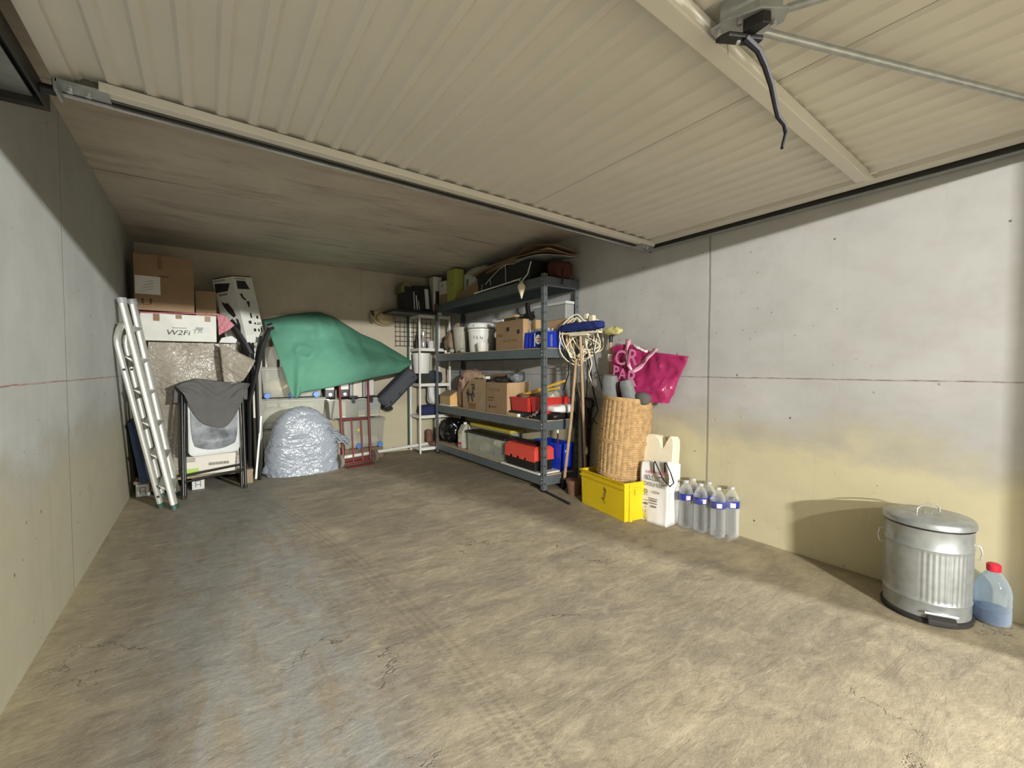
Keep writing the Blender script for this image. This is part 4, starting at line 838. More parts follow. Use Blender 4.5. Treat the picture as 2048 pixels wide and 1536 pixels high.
obj('shaft', MB().blob((2.565, 5.47, 0.20), (0.045, 0.05, 0.10), 0.6, 0.9, 0.012, 12, 14), 'terra', t, smooth=True); obj('foot', MB().blob((2.575, 5.40, 0.104), (0.046, 0.085, 0.029), 0.7, 0.8, 0.008, 12, 19, zmin=0.077), 'terra', t, smooth=True)
# ------------------------------------------------------------------ grey shelving along the right wall
SX0, SX1, SY0, SY1 = 2.435, 2.845, 3.02, 5.25
t = thing('grey_shelving', 'blue-grey bolted metal shelving unit with four loaded levels along the right wall', 'shelving', (2.64, 4.13, 0))
for x, sx in ((SX0, 1), (SX1, -1)):
    for y, sy in ((SY0, 1), (SY1, -1)):
        p = obj('upright', MB().prism([(x, y), (x + sx * 0.04, y), (x + sx * 0.04, y + sy * 0.003), (x + sx * 0.003, y + sy * 0.003), (x + sx * 0.003, y + sy * 0.04), (x, y + sy * 0.04)], 'z', 0.0, 1.935), 'shelf', t)
        mb = MB()
        for k in range(24):
            z = 0.06 + k * 0.08
            if y == SY0: mb.box(min(x + sx * 0.013, x + sx * 0.023), max(x + sx * 0.013, x + sx * 0.023), y - 0.001, y + 0.001, z, z + 0.022)
            mb.box(min(x - sx * 0.001, x + sx * 0.001), max(x - sx * 0.001, x + sx * 0.001), min(y + sy * 0.013, y + sy * 0.023), max(y + sy * 0.013, y + sy * 0.023), z, z + 0.022)
        obj('slot_row', mb, 'dark', p, kind='stuff')
        obj('foot', MB().box(min(x, x + sx * 0.045), max(x, x + sx * 0.045), min(y, y + sy * 0.045), max(y, y + sy * 0.045), 0, 0.012), 'black', p)
LV = (0.145, 0.635, 1.285, 1.915)
for z in LV:
    zb = z - 0.012
    for x in (SX0 + 0.003, SX1 - 0.011):
        b = obj('long_beam', MB().box(x, x + 0.008, SY0 + 0.003, SY1 - 0.003, zb - 0.078, zb + 0.006), 'shelf', t, bevel=0.002)
        if x < 2.5:
            for y in (SY0 + 0.025, SY1 - 0.025): 
                for dz_ in (-0.02, -0.055): obj('bolt', MB().cyl((SX0 - 0.001, y, zb + dz_), (SX0 - 0.006, y, zb + dz_), 0.007, n=8), 'chrome', b)
    for y in (SY0 + 0.003, SY1 - 0.011): obj('end_beam', MB().box(SX0 + 0.012, SX1 - 0.012, y, y + 0.008, zb - 0.078, zb + 0.006), 'shelf', t, bevel=0.002)
    obj('shelf_board', MB().box(SX0 + 0.012, SX1 - 0.012, SY0 + 0.012, SY1 - 0.012, zb, z), 'chip' if z < 1.9 else 'shelf', t, label='chipboard shelf panel' if z < 1.9 else None)
def ybox(name, label, cat, x0, x1, y0, y1, z0, z1, mat, group=None, **k):
    return single(name, label, cat, MB().box(x0, x1, y0, y1, z0, z1), mat, group, **k)
# --- top level
Z = 1.916
t = thing('small_box', 'small cream box half hidden between white carton and lime box', 'box', (2.52, 5.10, Z))
obj('body', MB().box(2.47, 2.62, 5.03, 5.20, Z, 2.20), 'beige', t, bevel=0.003); obj('lower_band', MB().box(2.4685, 2.50, 5.028, 5.202, Z + 0.001, 2.035), 'card3', t)
obj('stamp', MB().box(2.468, 2.4705, 5.09, 5.12, 2.13, 2.16), 'greyink', t)
t = thing('lime_box', 'tall lime green box standing at the front of the top level near the ceiling', 'box', (2.53, 4.87, Z))
obj('body', MB().box(2.475, 2.60, 4.78, 4.985, Z, 2.305), 'lime', t, bevel=0.003)
obj('mark', MB().box(2.4735, 2.476, 4.86, 4.89, 2.10, 2.14), 'greyink', t)
t = thing('wrapped_box', 'pale box under loose clear plastic behind the lime box, close to the ceiling', 'box', (2.68, 4.50, Z))
obj('body', MB().box(2.60, 2.80, 4.30, 4.77, Z, 2.24), 'lgrey', t, bevel=0.004)
obj('film', MB().blob((2.69, 4.50, 2.245), (0.12, 0.26, 0.045), 0.7, 0.7, 0.02, 10, 3, 30, 14, 0.01), 'sack2', t, smooth=True, label='crumpled clear plastic')
obj('grip', MB().box(2.594, 2.60, 4.66, 4.71, 2.03, 2.17), 'greyink', t)
def bent(y0, y1, z0, h, x0, x1, bow, tw=0.0):
    def f(u, v):
        y = y0 + (y1 - y0) * u
        return V((x0 + (x1 - x0) * v, y, z0 + h * math.sin(u * PI * bow) + tw * (v - 0.5) * (u - 0.5) + noise.noise(V((u * 5, v * 4, y0))) * 0.006))
    return MB().grid(30, 6, f)
single('cardboard_sheet', 'brown cardboard sheet bowed from the lime box up over the black crate', 'cardboard', bent(4.80, 3.35, 1.935, 0.215, 2.475, 2.82, 0.62), 'card3', 'flattened cardboard on the top level', smooth=True, solid=0.005)
mbt = MB()
def under(u, v):
    y = 4.79 + (4.22 - 4.79) * u; top = 1.935 + 0.215 * math.sin(((4.80 - y) / 1.45) * PI * 0.62) - 0.008
    return V((2.484, y, 1.917 + (top - 1.917) * v))
single('cardboard_sheet', 'brown cardboard flap closing the space under the bowed sheet', 'cardboard', MB().grid(16, 4, under), 'card', 'flattened cardboard on the top level', solid=0.004)
def flat(name, label, y0, y1, z0, h, x0, x1, mat, bow=1.0, tw=0.03): single(name, label, 'cardboard', bent(y0, y1, z0, h, x0, x1, bow, tw), mat, 'flattened cardboard on the top level', smooth=True, solid=0.004)
flat('cardboard_sheet', 'dark dusty cardboard sheet spread over the black crate', 4.35, 3.05, 2.125, 0.055, 2.46, 2.83, 'brown', 0.9, 0.05)
flat('cardboard_sheet', 'pale-edged cardboard sheet above the dusty one', 4.10, 3.03, 2.150, 0.03, 2.50, 2.84, 'card2', 1.0, -0.05)
flat('cardboard_sheet', 'grey cardboard sheet lying at the right end of the top level', 3.55, 2.98, 2.105, 0.03, 2.46, 2.80, 'grey', 1.0, 0.05)
def peak(u, v):
    y = 3.62 + (2.98 - 3.62) * u; z = 2.185 + 0.085 * (1 - abs(u - 0.36) / (0.36 if u < 0.36 else 0.64)); return V((2.52 + 0.32 * v, y, z - 0.03 * v))
single('cardboard_sheet', 'light brown folded cardboard with a peak, topmost of the pile', 'cardboard', MB().grid(16, 4, peak), 'card', 'flattened cardboard on the top level', solid=0.004)
t = thing('black_crate', 'black plastic crate with pale cords under the cardboard on the top level', 'crate', (2.60, 3.75, Z))
obj('tub', open_box(MB(), 2.46, 2.74, 3.26, 4.22, Z, 2.10, 0.008, 0.012), 'black', t, bevel=0.004)
mb = MB(); frame_ring(mb, 2.46, 2.74, 3.26, 4.22, 2.082, 2.10, 0.008); obj('rim', mb, 'black', t)
cr = single('twine', 'pale grey twine draped in two hanging loops over the black crate', 'cord', MB().tube([(2.445, 4.02, 1.99), (2.443, 3.93, 2.03), (2.445, 3.75, 2.10), (2.45, 3.62, 2.125), (2.445, 3.50, 2.105)], 0.0035, 6).tube([(2.445, 3.64, 2.12), (2.444, 3.63, 1.95)], 0.0028, 6).tube([(2.445, 4.08, 2.00), (2.444, 4.10, 1.93)], 0.0028, 6).tube([(2.444, 3.93, 2.03), (2.440, 3.90, 1.965)], 0.0028, 6), 'lgrey', smooth=True)
single('white_rod', 'thin off-white rod resting along the front edge of the top level', 'rod', MB().tube([(2.428, 4.22, 1.922), (2.424, 3.75, 1.928), (2.420, 3.36, 1.935)], [0.009, 0.006, 0.006], 8), 'bucket', smooth=True)
t = thing('wooden_cone', 'pale pointed wooden cone hanging by a cord from the top level front edge', 'cone', (2.418, 3.32, 1.76))
obj('cone', MB().lathe([(0.003, 1.745), (0.014, 1.78), (0.037, 1.845), (0.036, 1.865), (0.020, 1.888), (0.008, 1.895)], 20, (2.408, 3.315, 0)), 'cream', t, smooth=True)
obj('cord', MB().tube([(2.404, 3.33, 1.88), (2.41, 3.29, 1.92), (2.43, 3.25, 1.965), (2.46, 3.24, 2.08)], 0.006, 6), 'lgrey', t, smooth=True)
obj('cord', MB().tube([(2.408, 3.315, 1.895), (2.41, 3.36, 1.925), (2.42, 3.34, 1.94)], 0.005, 6), 'lgrey', t, smooth=True)
t = thing('maroon_bag', 'dark red soft bag with a hanging strap at the right end of the top level', 'bag', (2.70, 3.12, Z))
obj('body', MB().blob((2.70, 3.12, 2.005), (0.10, 0.10, 0.088), 0.7, 0.7, 0.025, 9, 21), 'maroon', t, smooth=True)
obj('strap', MB().tube([(2.66, 3.03, 2.00), (2.645, 3.008, 1.95), (2.64, 3.006, 1.88), (2.635, 3.006, 1.855)], [0.016, 0.014, 0.013, 0.012], 8, 0.4), 'maroon', t, smooth=True)
# --- second level
Z = 1.286
single('beige_sack', 'bulging beige-brown sack at the left end of the second level', 'sack', MB().blob((2.64, 5.08, 1.445), (0.13, 0.13, 0.155), 0.8, 0.8, 0.03, 7, 31, 36, 22, 0.015).blob((2.65, 5.05, 1.62), (0.05, 0.05, 0.07), 0.9, 0.9, 0.02, 12, 3, 20, 10), 'sack', smooth=True)
t = thing('pale_sack', 'pale grey plastic sack between the beige sack and the white bucket', 'sack', (2.60, 4.82, Z))
obj('bag', MB().lathe([(0.075, 1.288), (0.085, 1.32), (0.10, 1.42), (0.115, 1.56), (0.12, 1.60), (0.085, 1.605)], 22, (2.585, 4.83, 0), 0.8, 1.0), 'sack2', t, smooth=True)
obj('lump', MB().blob((2.475, 4.86, 1.315), (0.03, 0.04, 0.028), 1, 1, 0.006, 20, 2, 14, 8), 'sack2', t, smooth=True); obj('lump', MB().blob((2.475, 4.60, 1.312), (0.03, 0.045, 0.026), 1, 1, 0.006, 20, 6, 14, 8), 'sack2', t, smooth=True)
single('white_candle', 'short white candle stub standing at the shelf edge before the pale sack', 'candle', MB().lathe([(0.014, Z), (0.014, 1.325), (0.004, 1.328)], 12, (2.462, 5.00, 0)).box(2.455, 2.475, 4.90, 5.00, Z, 1.300), 'white', smooth=True)
t = thing('white_bucket', 'white lidded plastic bucket with black handwriting on the second level', 'bucket', (2.625, 4.41, Z))
obj('body', MB().lathe([(0.128, Z), (0.134, 1.30), (0.150, 1.52), (0.156, 1.525), (0.156, 1.55), (0.15, 1.552)], 36, (2.625, 4.41, 0)), 'bucket', t, smooth=True)
obj('lid', MB().lathe([(0.158, 1.56), (0.162, 1.565), (0.162, 1.60), (0.150, 1.615), (0.14, 1.60), (0.01, 1.60)], 36, (2.625, 4.41, 0)), 'bucket', t, smooth=True)
obj('crack_mark', MB().tube([(2.49, 4.36, 1.614), (2.485, 4.33, 1.595), (2.468, 4.325, 1.575)], 0.003, 5), 'ink', t)
for i, ch in enumerate('VEN'):
    a = math.radians(205 + i * 16); n = V((math.cos(a), math.sin(a), 0)); xd = V((-math.sin(a), math.cos(a), 0))
    r = 0.1455
    text(ch, 'ink', t, V((2.625, 4.41, 1.435 - 0.003 * i)) + n * r - xd * 0.012, xd, (0, 0, 1), 0.048, 'handwriting')
single('white_cup', 'small plain white tub standing in front of the white bucket', 'tub', MB().lathe([(0.046, Z), (0.052, 1.30), (0.060, 1.375), (0.060, 1.385), (0.052, 1.386)], 26, (2.505, 4.19, 0)), 'white', smooth=True)
t = thing('archive_box', 'brown cardboard archive box with two finger holes and faint print on the second level', 'box', (2.60, 3.60, Z))
obj('body', MB().box(2.475, 2.70, 3.385, 3.86, Z, 1.575), 'card', t, bevel=0.004)
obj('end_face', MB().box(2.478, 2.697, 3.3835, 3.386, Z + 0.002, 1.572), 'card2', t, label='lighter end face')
obj('torn_flap', MB().prism([(3.86, 1.50), (3.90, 1.455), (3.885, 1.42), (3.86, 1.43)], 'x', 2.48, 2.486), 'paper', t)
for y, z, w_ in ((3.64, 1.49, 0.05), (3.46, 1.455, 0.04)): obj('hand_hole', MB().box(2.4735, 2.476, y - w_ / 2, y + w_ / 2, z - 0.02, z + 0.02), 'ink', t)
slab('tape', t, (2.475, 3.78, 1.435), *XF, 0.10, 0.028, 'tape', 0.001)
text('NOTE VINS', 'brownink', t, (2.475, 3.72, 1.365), *XF, 0.032, 'lettering', 0, 1.5)
obj('label_holder', MB().box(2.55, 2.585, 3.375, 3.3835, 1.515, 1.57), 'grey', t, bevel=0.003); obj('ring', MB().tube([(2.567 + 0.012 * math.cos(a), 3.374, 1.53 + 0.018 * math.sin(a)) for a in [k * PI / 6 for k in range(13)]], 0.003, 5), 'chrome', t)
ybox('torch', 'dark green tool with a white nose lying on the archive box', 'tool', 2.49, 2.54, 3.52, 3.90, 1.5765, 1.605, M('olive_green', (52, 62, 42), 0.5), bevel=0.008)
ybox('white_block', 'small white strip sticking out over the archive box left edge', 'strip', 2.474, 2.488, 3.73, 3.875, 1.577, 1.597, 'white')
single('torch_nose', 'round pale blue cap on the left end of the dark green tool', 'cap', MB().cyl((2.515, 3.905, 1.595), (2.515, 3.95, 1.60), 0.018, 0.024, 14), 'lgrey')
ybox('beige_book', 'thin beige book lying on the dark green tool', 'book', 2.50, 2.60, 3.55, 3.74, 1.606, 1.630, 'card2', bevel=0.002)
t = thing('bar_clamp', 'black tool with an upright handle and curled lead on the archive box', 'tool', (2.58, 3.45, 1.577))
obj('body', MB().box(2.53, 2.60, 3.35, 3.60, 1.578, 1.612), 'black', t, bevel=0.01)
obj('handle', MB().prism([(3.44, 1.61), (3.39, 1.61), (3.41, 1.70), (3.40, 1.735), (3.455, 1.735), (3.455, 1.69)], 'x', 2.55, 2.58), 'black', t, bevel=0.006)
obj('lead', MB().tube([(2.56, 3.44, 1.62), (2.55, 3.52, 1.625), (2.55, 3.58, 1.66), (2.56, 3.60, 1.70)], 0.005, 6), 'black', t, smooth=True)
obj('jaw', MB().box(2.535, 2.56, 3.335, 3.36, 1.56, 1.60), 'black', t)
t = thing('long_carton', 'pale long cardboard box behind the blue water pack on the second level', 'box', (2.76, 3.30, Z))
obj('body', MB().box(2.705, 2.83, 3.035, 3.62, Z, 1.555), 'card2', t, bevel=0.004); obj('tape', MB().box(2.703, 2.706, 3.48, 3.52, 1.40, 1.52), 'tape', t)
t = thing('grey_storage_box', 'pale grey lidded box on top of the long cardboard box', 'storage box', (2.77, 3.28, 1.556))
obj('body', MB().box(2.715, 2.825, 3.05, 3.53, 1.556, 1.695), 'grey', t, bevel=0.01); obj('lid', MB().box(2.708, 2.832, 3.04, 3.54, 1.695, 1.722), 'lgrey', t, bevel=0.006)
t = thing('blue_water_pack', 'pack of water bottles in printed blue film on the second level', 'bottle pack', (2.58, 3.16, Z))
mb = MB()
for i in range(6):
    for j in range(2): mb.lathe([(0.043, 1.288), (0.046, 1.30), (0.046, 1.40), (0.030, 1.435), (0.014, 1.448), (0.014, 1.47), (0.004, 1.471)], 14, (2.535 + j * 0.095, 3.345 - i * 0.053, 0))
obj('bottles', mb, 'petblue', t, smooth=True, kind='stuff')
def filmfn(u, v):
    s = math.sin(u * PI * 12) * 0.006
    return V((2.480 + s + 0.012 * v * v, 3.388 - 0.345 * u, 1.288 + 0.145 * v + 0.004 * math.sin(u * 40)))
obj('film', MB().grid(48, 8, filmfn), 'bluefilm', t, smooth=True, solid=0.002, label='blue printed film')
obj('film', MB().box(2.49, 2.67, 3.036, 3.040, 1.289, 1.43), 'bluefilm', t)
obj('film', MB().grid(10, 40, lambda u, v: V((2.492 + 0.18 * u, 3.388 - 0.345 * v, 1.436 + 0.008 * math.sin(v * PI * 12) * math.sin(u * PI * 4)))), 'petblue', t, smooth=True, solid=0.002)
obj('badge', MB().lathe([(0.0005, 0), (0.044, 0), (0.044, 0.002), (0.0005, 0.002)], 24, (2.462, 3.13, 1.362), R=Euler((0, -PI / 2, 0)).to_matrix()), 'paper', t, label='white round print')
slab('redink', t, (2.459, 3.13, 1.368), *XF, 0.05, 0.010, 'badge_line', 0.001); slab('ink', t, (2.459, 3.13, 1.345), *XF, 0.03, 0.008, 'badge_line', 0.001)
slab('paper', t, (2.462, 3.185, 1.36), *XF, 0.012, 0.12, 'white_band', 0.001)
# --- third level
Z = 0.636
t = thing('wooden_house_box', 'small wooden house-shaped box with white base edge on the third level', 'box', (2.58, 4.95, Z))
obj('body', MB().prism([(2.455, Z + 0.012), (2.66, Z + 0.012), (2.66, 0.745), (2.56, 0.815), (2.455, 0.755)], 'y', 4.88, 5.16), 'wood', t)
obj('end_panel', MB().prism([(2.457, Z + 0.013), (2.658, Z + 0.013), (2.658, 0.744), (2.56, 0.812), (2.457, 0.754)], 'y', 4.876, 4.8805), M('fresh_wood', (222, 180, 116), 0.6, 0, 0.08, 20), t, label='fresh pale end panel')
obj('base_edge', MB().box(2.45, 2.665, 4.872, 5.165, Z, Z + 0.012), 'white', t, label='white base edge')
obj('roof_board', MB().hexa([(2.452, 4.875, 0.757), (2.452, 5.165, 0.757), (2.56, 5.165, 0.818), (2.56, 4.875, 0.818)], [(2.450, 4.875, 0.764), (2.450, 5.165, 0.764), (2.56, 5.165, 0.826), (2.56, 4.875, 0.826)]), 'pallet', t)
t = thing('painted_carton', 'open brown cardboard box with black scribbled drawing and slanted flap on the third level', 'box', (2.57, 4.30, Z))
obj('body', MB().box(2.470, 2.72, 4.035, 4.575, Z, 0.83), 'card3', t, bevel=0.003)
obj('flap', MB().prism([(4.575, 0.83), (4.43, 0.945), (4.36, 0.985), (4.06, 0.985), (4.04, 0.83)], 'x', 2.469, 2.474), 'card3', t)
for pts in ([(4.47, 0.83), (4.45, 0.80), (4.42, 0.755), (4.43, 0.72)], [(4.45, 0.86), (4.41, 0.80), (4.36, 0.80), (4.33, 0.73)], [(4.33, 0.90), (4.33, 0.84), (4.30, 0.78)], [(4.36, 0.92), (4.30, 0.92), (4.29, 0.86)], [(4.46, 0.815), (4.38, 0.80), (4.32, 0.83)]):
    obj('drawing', MB().tube([(2.4675, y, z) for y, z in pts], 0.008, 5, 1.0), 'ink', t)
obj('stain_patch', MB().box(2.4685, 2.4705, 4.27, 4.44, 0.645, 0.71), 'tape', t); obj('stain_patch', MB().box(2.4685, 2.4705, 4.04, 4.20, 0.645, 0.83), 'pallet', t)
t = thing('parcel_carton', 'brown cardboard box with faint printed lettering in the middle of the third level', 'box', (2.58, 3.82, Z))
obj('body', MB().box(2.46, 2.73, 3.635, 4.03, Z, 0.955), 'card', t, bevel=0.003)
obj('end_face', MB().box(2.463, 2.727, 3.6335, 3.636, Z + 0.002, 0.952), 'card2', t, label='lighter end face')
text('Y A S K', 'brownink', t, (2.46, 3.975, 0.865), *XF, 0.042, 'lettering', 0, 1.6)
slab('brownink', t, (2.46, 3.94, 0.795), *XF, 0.12, 0.012, 'print_line', 0.0006); slab('brownink', t, (2.46, 3.95, 0.765), *XF, 0.10, 0.010, 'print_line', 0.0006)
slab('ink', t, (2.46, 3.96, 0.70), *XF, 0.025, 0.038, 'print_mark', 0.0008); slab('brownink', t, (2.46, 3.88, 0.70), *XF, 0.10, 0.012, 'print_line', 0.0006)
obj('flap', MB().hexa([(2.465, 3.60, 0.955), (2.468, 3.63, 0.95), (2.70, 3.63, 0.95), (2.70, 3.60, 0.955)], [(2.465, 3.20, 0.965), (2.468, 3.20, 0.970), (2.70, 3.40, 1.0), (2.70, 3.40, 0.995)]), 'card', t) if False else None
obj('side_flap', MB().hexa([(2.50, 3.632, 0.80), (2.50, 3.628, 0.80), (2.725, 3.628, 0.80), (2.725, 3.632, 0.80)], [(2.47, 3.632, 0.955), (2.47, 3.628, 0.955), (2.725, 3.60, 0.965), (2.725, 3.604, 0.965)]), 'card2', t)
t = thing('paper_bag', 'crumpled brown paper bag with dark print behind the painted carton', 'paper bag', (2.66, 4.72, Z))
obj('bag', MB().blob((2.66, 4.70, 0.86), (0.15, 0.13, 0.225), 0.55, 0.6, 0.035, 6, 41, 36, 22, 0.03), 'paperbag', t, smooth=30)
obj('scribble', MB().tube([(2.50, 4.74, 1.00), (2.497, 4.68, 1.02), (2.50, 4.65, 0.97), (2.50, 4.61, 1.0)], 0.007, 5), 'ink', t)
ybox('mesh_basket', 'dark low basket of bits beside the paper bag', 'basket', 2.50, 2.60, 4.60, 4.87, 0.83, 0.875, M('mesh_dark', (84, 78, 68), 0.9, 0, 0.4, 40), bevel=0.01) if False else None
t = thing('wood_offcut', 'pale wooden plank end lying on top of the cardboard boxes', 'plank', (2.66, 4.05, 0.986))
obj('plank', MB().beam((2.60, 4.36, 1.003), (2.72, 3.74, 1.045), 0.10, 0.032, (1, 0, 0)), 'brown', t, bevel=0.003)
obj('end_face', MB().beam((2.6, 4.362, 1.003), (2.62, 4.26, 1.01), 0.102, 0.034, (1, 0, 0)), 'chip', t, label='pale sawn end')
single('silver_pouch', 'crumpled silver grey pouch on top of the parcel carton', 'pouch', MB().blob((2.67, 3.76, 1.005), (0.08, 0.10, 0.052), 0.8, 0.8, 0.025, 14, 51, 28, 14, 0.01, zmin=0.957), 'silver', smooth=50)
single('dark_cable_bundle', 'dark tangle of tools in the parcel carton beside the silver pouch', 'tools', MB().blob((2.57, 3.90, 0.98), (0.07, 0.10, 0.028), 0.8, 0.8, 0.02, 18, 55, 24, 10, zmin=0.957), 'dark', smooth=30)
ybox('white_packet', 'small white packet on the painted carton edge', 'packet', 2.476, 2.53, 4.06, 4.12, 0.9865, 1.015, 'paper', bevel=0.003)
def red_bin(label, y0, y1, x0, x1, z0, h):
    t = thing('red_parts_bin', label, 'bin', ((x0 + x1) / 2, (y0 + y1) / 2, z0), 'red open parts bins on the third level')
    obj('tub', open_box(MB(), x0, x1, y0, y1, z0, z0 + h, 0.006, 0.010), 'redp', t)
    mb = MB(); frame_ring(mb, x0, x1, y0, y1, z0 + h - 0.014, z0 + h, 0.005); obj('rim', mb, 'redp', t)
    return t
single('black_tray', 'black flat tool tray under the red parts bins', 'tray', open_box(MB(), 2.465, 2.80, 3.065, 3.60, Z, 0.685, 0.008), 'black')
t = red_bin('red parts bin with faint print, left one on the black tray', 3.31, 3.585, 2.475, 2.74, 0.687, 0.135); text('B', 'maroon', t, (2.483, 3.47, 0.73), *XF, 0.05)
red_bin('red parts bin right behind the shelving post', 3.075, 3.295, 2.50, 2.79, 0.687, 0.150)
t = thing('folding_rule', 'yellow wooden folding rule opened in a fork on the red parts bins', 'ruler', (2.62, 3.25, 0.90))
for a, b in (((2.56, 3.47, 0.850), (2.62, 3.02, 0.925)), ((2.58, 3.42, 0.862), (2.66, 2.99, 0.990)), ((2.55, 3.50, 0.838), (2.64, 3.06, 0.965))): obj('leg', MB().beam(a, b, 0.022, 0.010, (0, 0, 1)), 'rod', t, bevel=0.002)
single('rope_coil', 'dark red and yellow coil of twine in the left red parts bin', 'twine', MB().blob((2.57, 3.47, 0.815), (0.055, 0.07, 0.045), 0.9, 0.9, 0.02, 20, 61, 24, 12), 'brown', smooth=True)
single('clear_bag', 'crumpled clear plastic bag sticking out of the right red parts bin', 'bag', MB().blob((2.64, 3.17, 0.84), (0.09, 0.09, 0.055), 0.8, 0.8, 0.03, 14, 66, 28, 14, 0.015), 'sack2', smooth=50)
single('white_tool_bag', 'flat white cloth bag lying over the black tray at the shelf end', 'bag', MB().blob((2.66, 3.045, 0.735), (0.13, 0.075, 0.038), 0.6, 0.5, 0.012, 9, 71, 34, 14, 0.01), 'bagwhite', smooth=50)
single('black_folded_bag', 'black flat folded bag under the white cloth bag at the shelf end', 'bag', MB().blob((2.67, 3.045, 0.667), (0.14, 0.07, 0.030), 0.5, 0.5, 0.01, 9, 75, 30, 12), 'black', smooth=50)
t = thing('sanding_block', 'pale wooden block with a white end lying on the third level front edge', 'block', (2.47, 3.52, Z))
obj('block', MB().beam((2.475, 3.63, 0.651), (2.458, 3.42, 0.651), 0.05, 0.028, (1, 0, 0)), 'chip', t, bevel=0.002); obj('end_cap', MB().beam((2.458, 3.4195, 0.651), (2.4575, 3.414, 0.651), 0.05, 0.028, (1, 0, 0)), 'white', t)
single('foil_strip', 'crumpled shiny foil strip behind the front right shelving post', 'foil', MB().grid(10, 6, lambda u, v: V((2.445 + 0.05 * v, 3.30 - 0.16 * u, 0.640 + 0.10 * u * (0.4 + 0.6 * v) + 0.012 * math.sin(u * 20 + v * 8)))), 'chrome', solid=0.002)
# --- bottom level
Z = 0.146
single('bin_bag', 'crumpled shiny black bin bag at the left end of the bottom level', 'bag', MB().blob((2.61, 5.06, 0.31), (0.16, 0.165, 0.162), 0.75, 0.8, 0.045, 6, 81, 48, 28, 0.03, zmin=Z + 0.002), 'blackbag', smooth=40)
t = thing('white_jug', 'white plastic jug with red and yellow label beside the black bin bag', 'jug', (2.56, 4.66, Z))
obj('body', MB().prism([(2.475, Z), (2.62, Z), (2.62, 0.345), (2.585, 0.405), (2.57, 0.43), (2.525, 0.43), (2.51, 0.405), (2.475, 0.345)], 'y', 4.60, 4.72), 'sack2', t, bevel=0.014, seg=3)
obj('cap', MB().cyl((2.548, 4.66, 0.428), (2.548, 4.66, 0.455), 0.020, n=14), 'white', t); obj('handle', MB().tube([(2.548, 4.605, 0.43), (2.548, 4.56, 0.41), (2.548, 4.56, 0.33), (2.548, 4.60, 0.30)], 0.012, 8), 'sack2', t, smooth=True)
slab('paper', t, (2.475, 4.66, 0.25), *XF, 0.085, 0.13, 'label'); slab('redink', t, (2.474, 4.66, 0.205), *XF, 0.075, 0.03, 'label_band', 0.0014); slab('yellowpale', t, (2.474, 4.665, 0.285), *XF, 0.05, 0.04, 'label_band', 0.0014)
t = thing('yellow_lidded_tub', 'grey tub with yellow lid at the back of the bottom level', 'tub', (2.74, 4.35, Z))
obj('tub', open_box(MB(), 2.66, 2.825, 3.86, 4.72, Z, 0.40, 0.006, 0.012), 'grey', t); obj('lid', MB().box(2.652, 2.832, 3.85, 4.73, 0.40, 0.435), 'yellowpale', t, bevel=0.008, label='yellow lid')
t = thing('clear_tank', 'clear plastic tank with black lid standing on the bottom level', 'tank', (2.56, 4.05, Z))
obj('tank', open_box(MB(), 2.468, 2.645, 3.68, 4.46, Z, 0.365, 0.005, 0.006), 'tankp', t); obj('lid', MB().box(2.455, 2.652, 3.665, 4.475, 0.365, 0.392), 'black', t, bevel=0.006)
rag('plastic_wrap', 'white crumpled wrapping in the left half of the clear tank', (2.555, 4.25, 0.245), (0.075, 0.17, 0.085), 'sack2', 85, 'wrapping')
rag('dark_pipe_fitting', 'dark fittings in the right half of the clear tank', (2.55, 3.84, 0.215), (0.07, 0.12, 0.06), 'dark', 88, 'fittings'); rag('white_hose', 'white ribbed hose end in the clear tank', (2.54, 3.86, 0.318), (0.06, 0.07, 0.038), 'paper', 89, 'hose')
ybox('loose_shelf_board', 'loose white-edged board lying under the toolbox on the bottom level', 'board', 2.42, 2.80, 3.070, 3.69, 0.1465, 0.160, 'white')
t = thing('toolbox', 'red and black plastic toolbox at the front right end of the bottom level', 'toolbox', (2.53, 3.35, 0.161))
obj('body', MB().prism([(2.434, 0.1612), (2.63, 0.1612), (2.642, 0.275), (2.422, 0.275)], 'y', 3.135, 3.60), 'black', t, bevel=0.006)
teeth = [(3.60, 0.37), (3.135, 0.37), (3.135, 0.262)]
yy = 3.135
lid = MB().box(2.418, 2.646, 3.128, 3.608, 0.268, 0.355)
lid.hexa([(2.418, 3.128, 0.355), (2.646, 3.128, 0.355), (2.646, 3.608, 0.355), (2.418, 3.608, 0.355)], [(2.445, 3.150, 0.382), (2.62, 3.150, 0.382), (2.62, 3.585, 0.382), (2.445, 3.585, 0.382)])
ld = obj('lid', lid, 'orange', t, bevel=0.004, label='red-orange lid')
for a, b in ((3.128, 3.26), (3.30, 3.37), (3.42, 3.48), (3.53, 3.608)): obj('lid_tooth', MB().box(2.417, 2.424, a, b, 0.248, 0.275), 'orange', ld)
obj('lid_skirt', MB().box(2.418, 2.646, 3.127, 3.135, 0.258, 0.28), 'orange', ld)
obj('handle', MB().tube([(2.53, 3.20, 0.38), (2.53, 3.24, 0.405), (2.53, 3.48, 0.405), (2.53, 3.52, 0.38)], 0.014, 8), 'black', t, smooth=True)
single('pliers', 'dark red-handled pliers lying on the toolbox lid', 'pliers', MB().tube([(2.49, 3.20, 0.391), (2.47, 3.34, 0.398), (2.48, 3.48, 0.392)], 0.010, 6).tube([(2.56, 3.18, 0.391), (2.575, 3.30, 0.40), (2.585, 3.42, 0.393)], 0.010, 6).blob((2.575, 3.27, 0.398), (0.03, 0.06, 0.018), 1, 1, 0.006, 20, 4, 14, 8), M('dark_maroon', (72, 34, 32), 0.35, 0, 0.3, 40), smooth=True)
t = thing('blue_crate', 'deep blue ribbed plastic crate behind the toolbox at the shelf end', 'crate', (2.72, 3.17, Z))
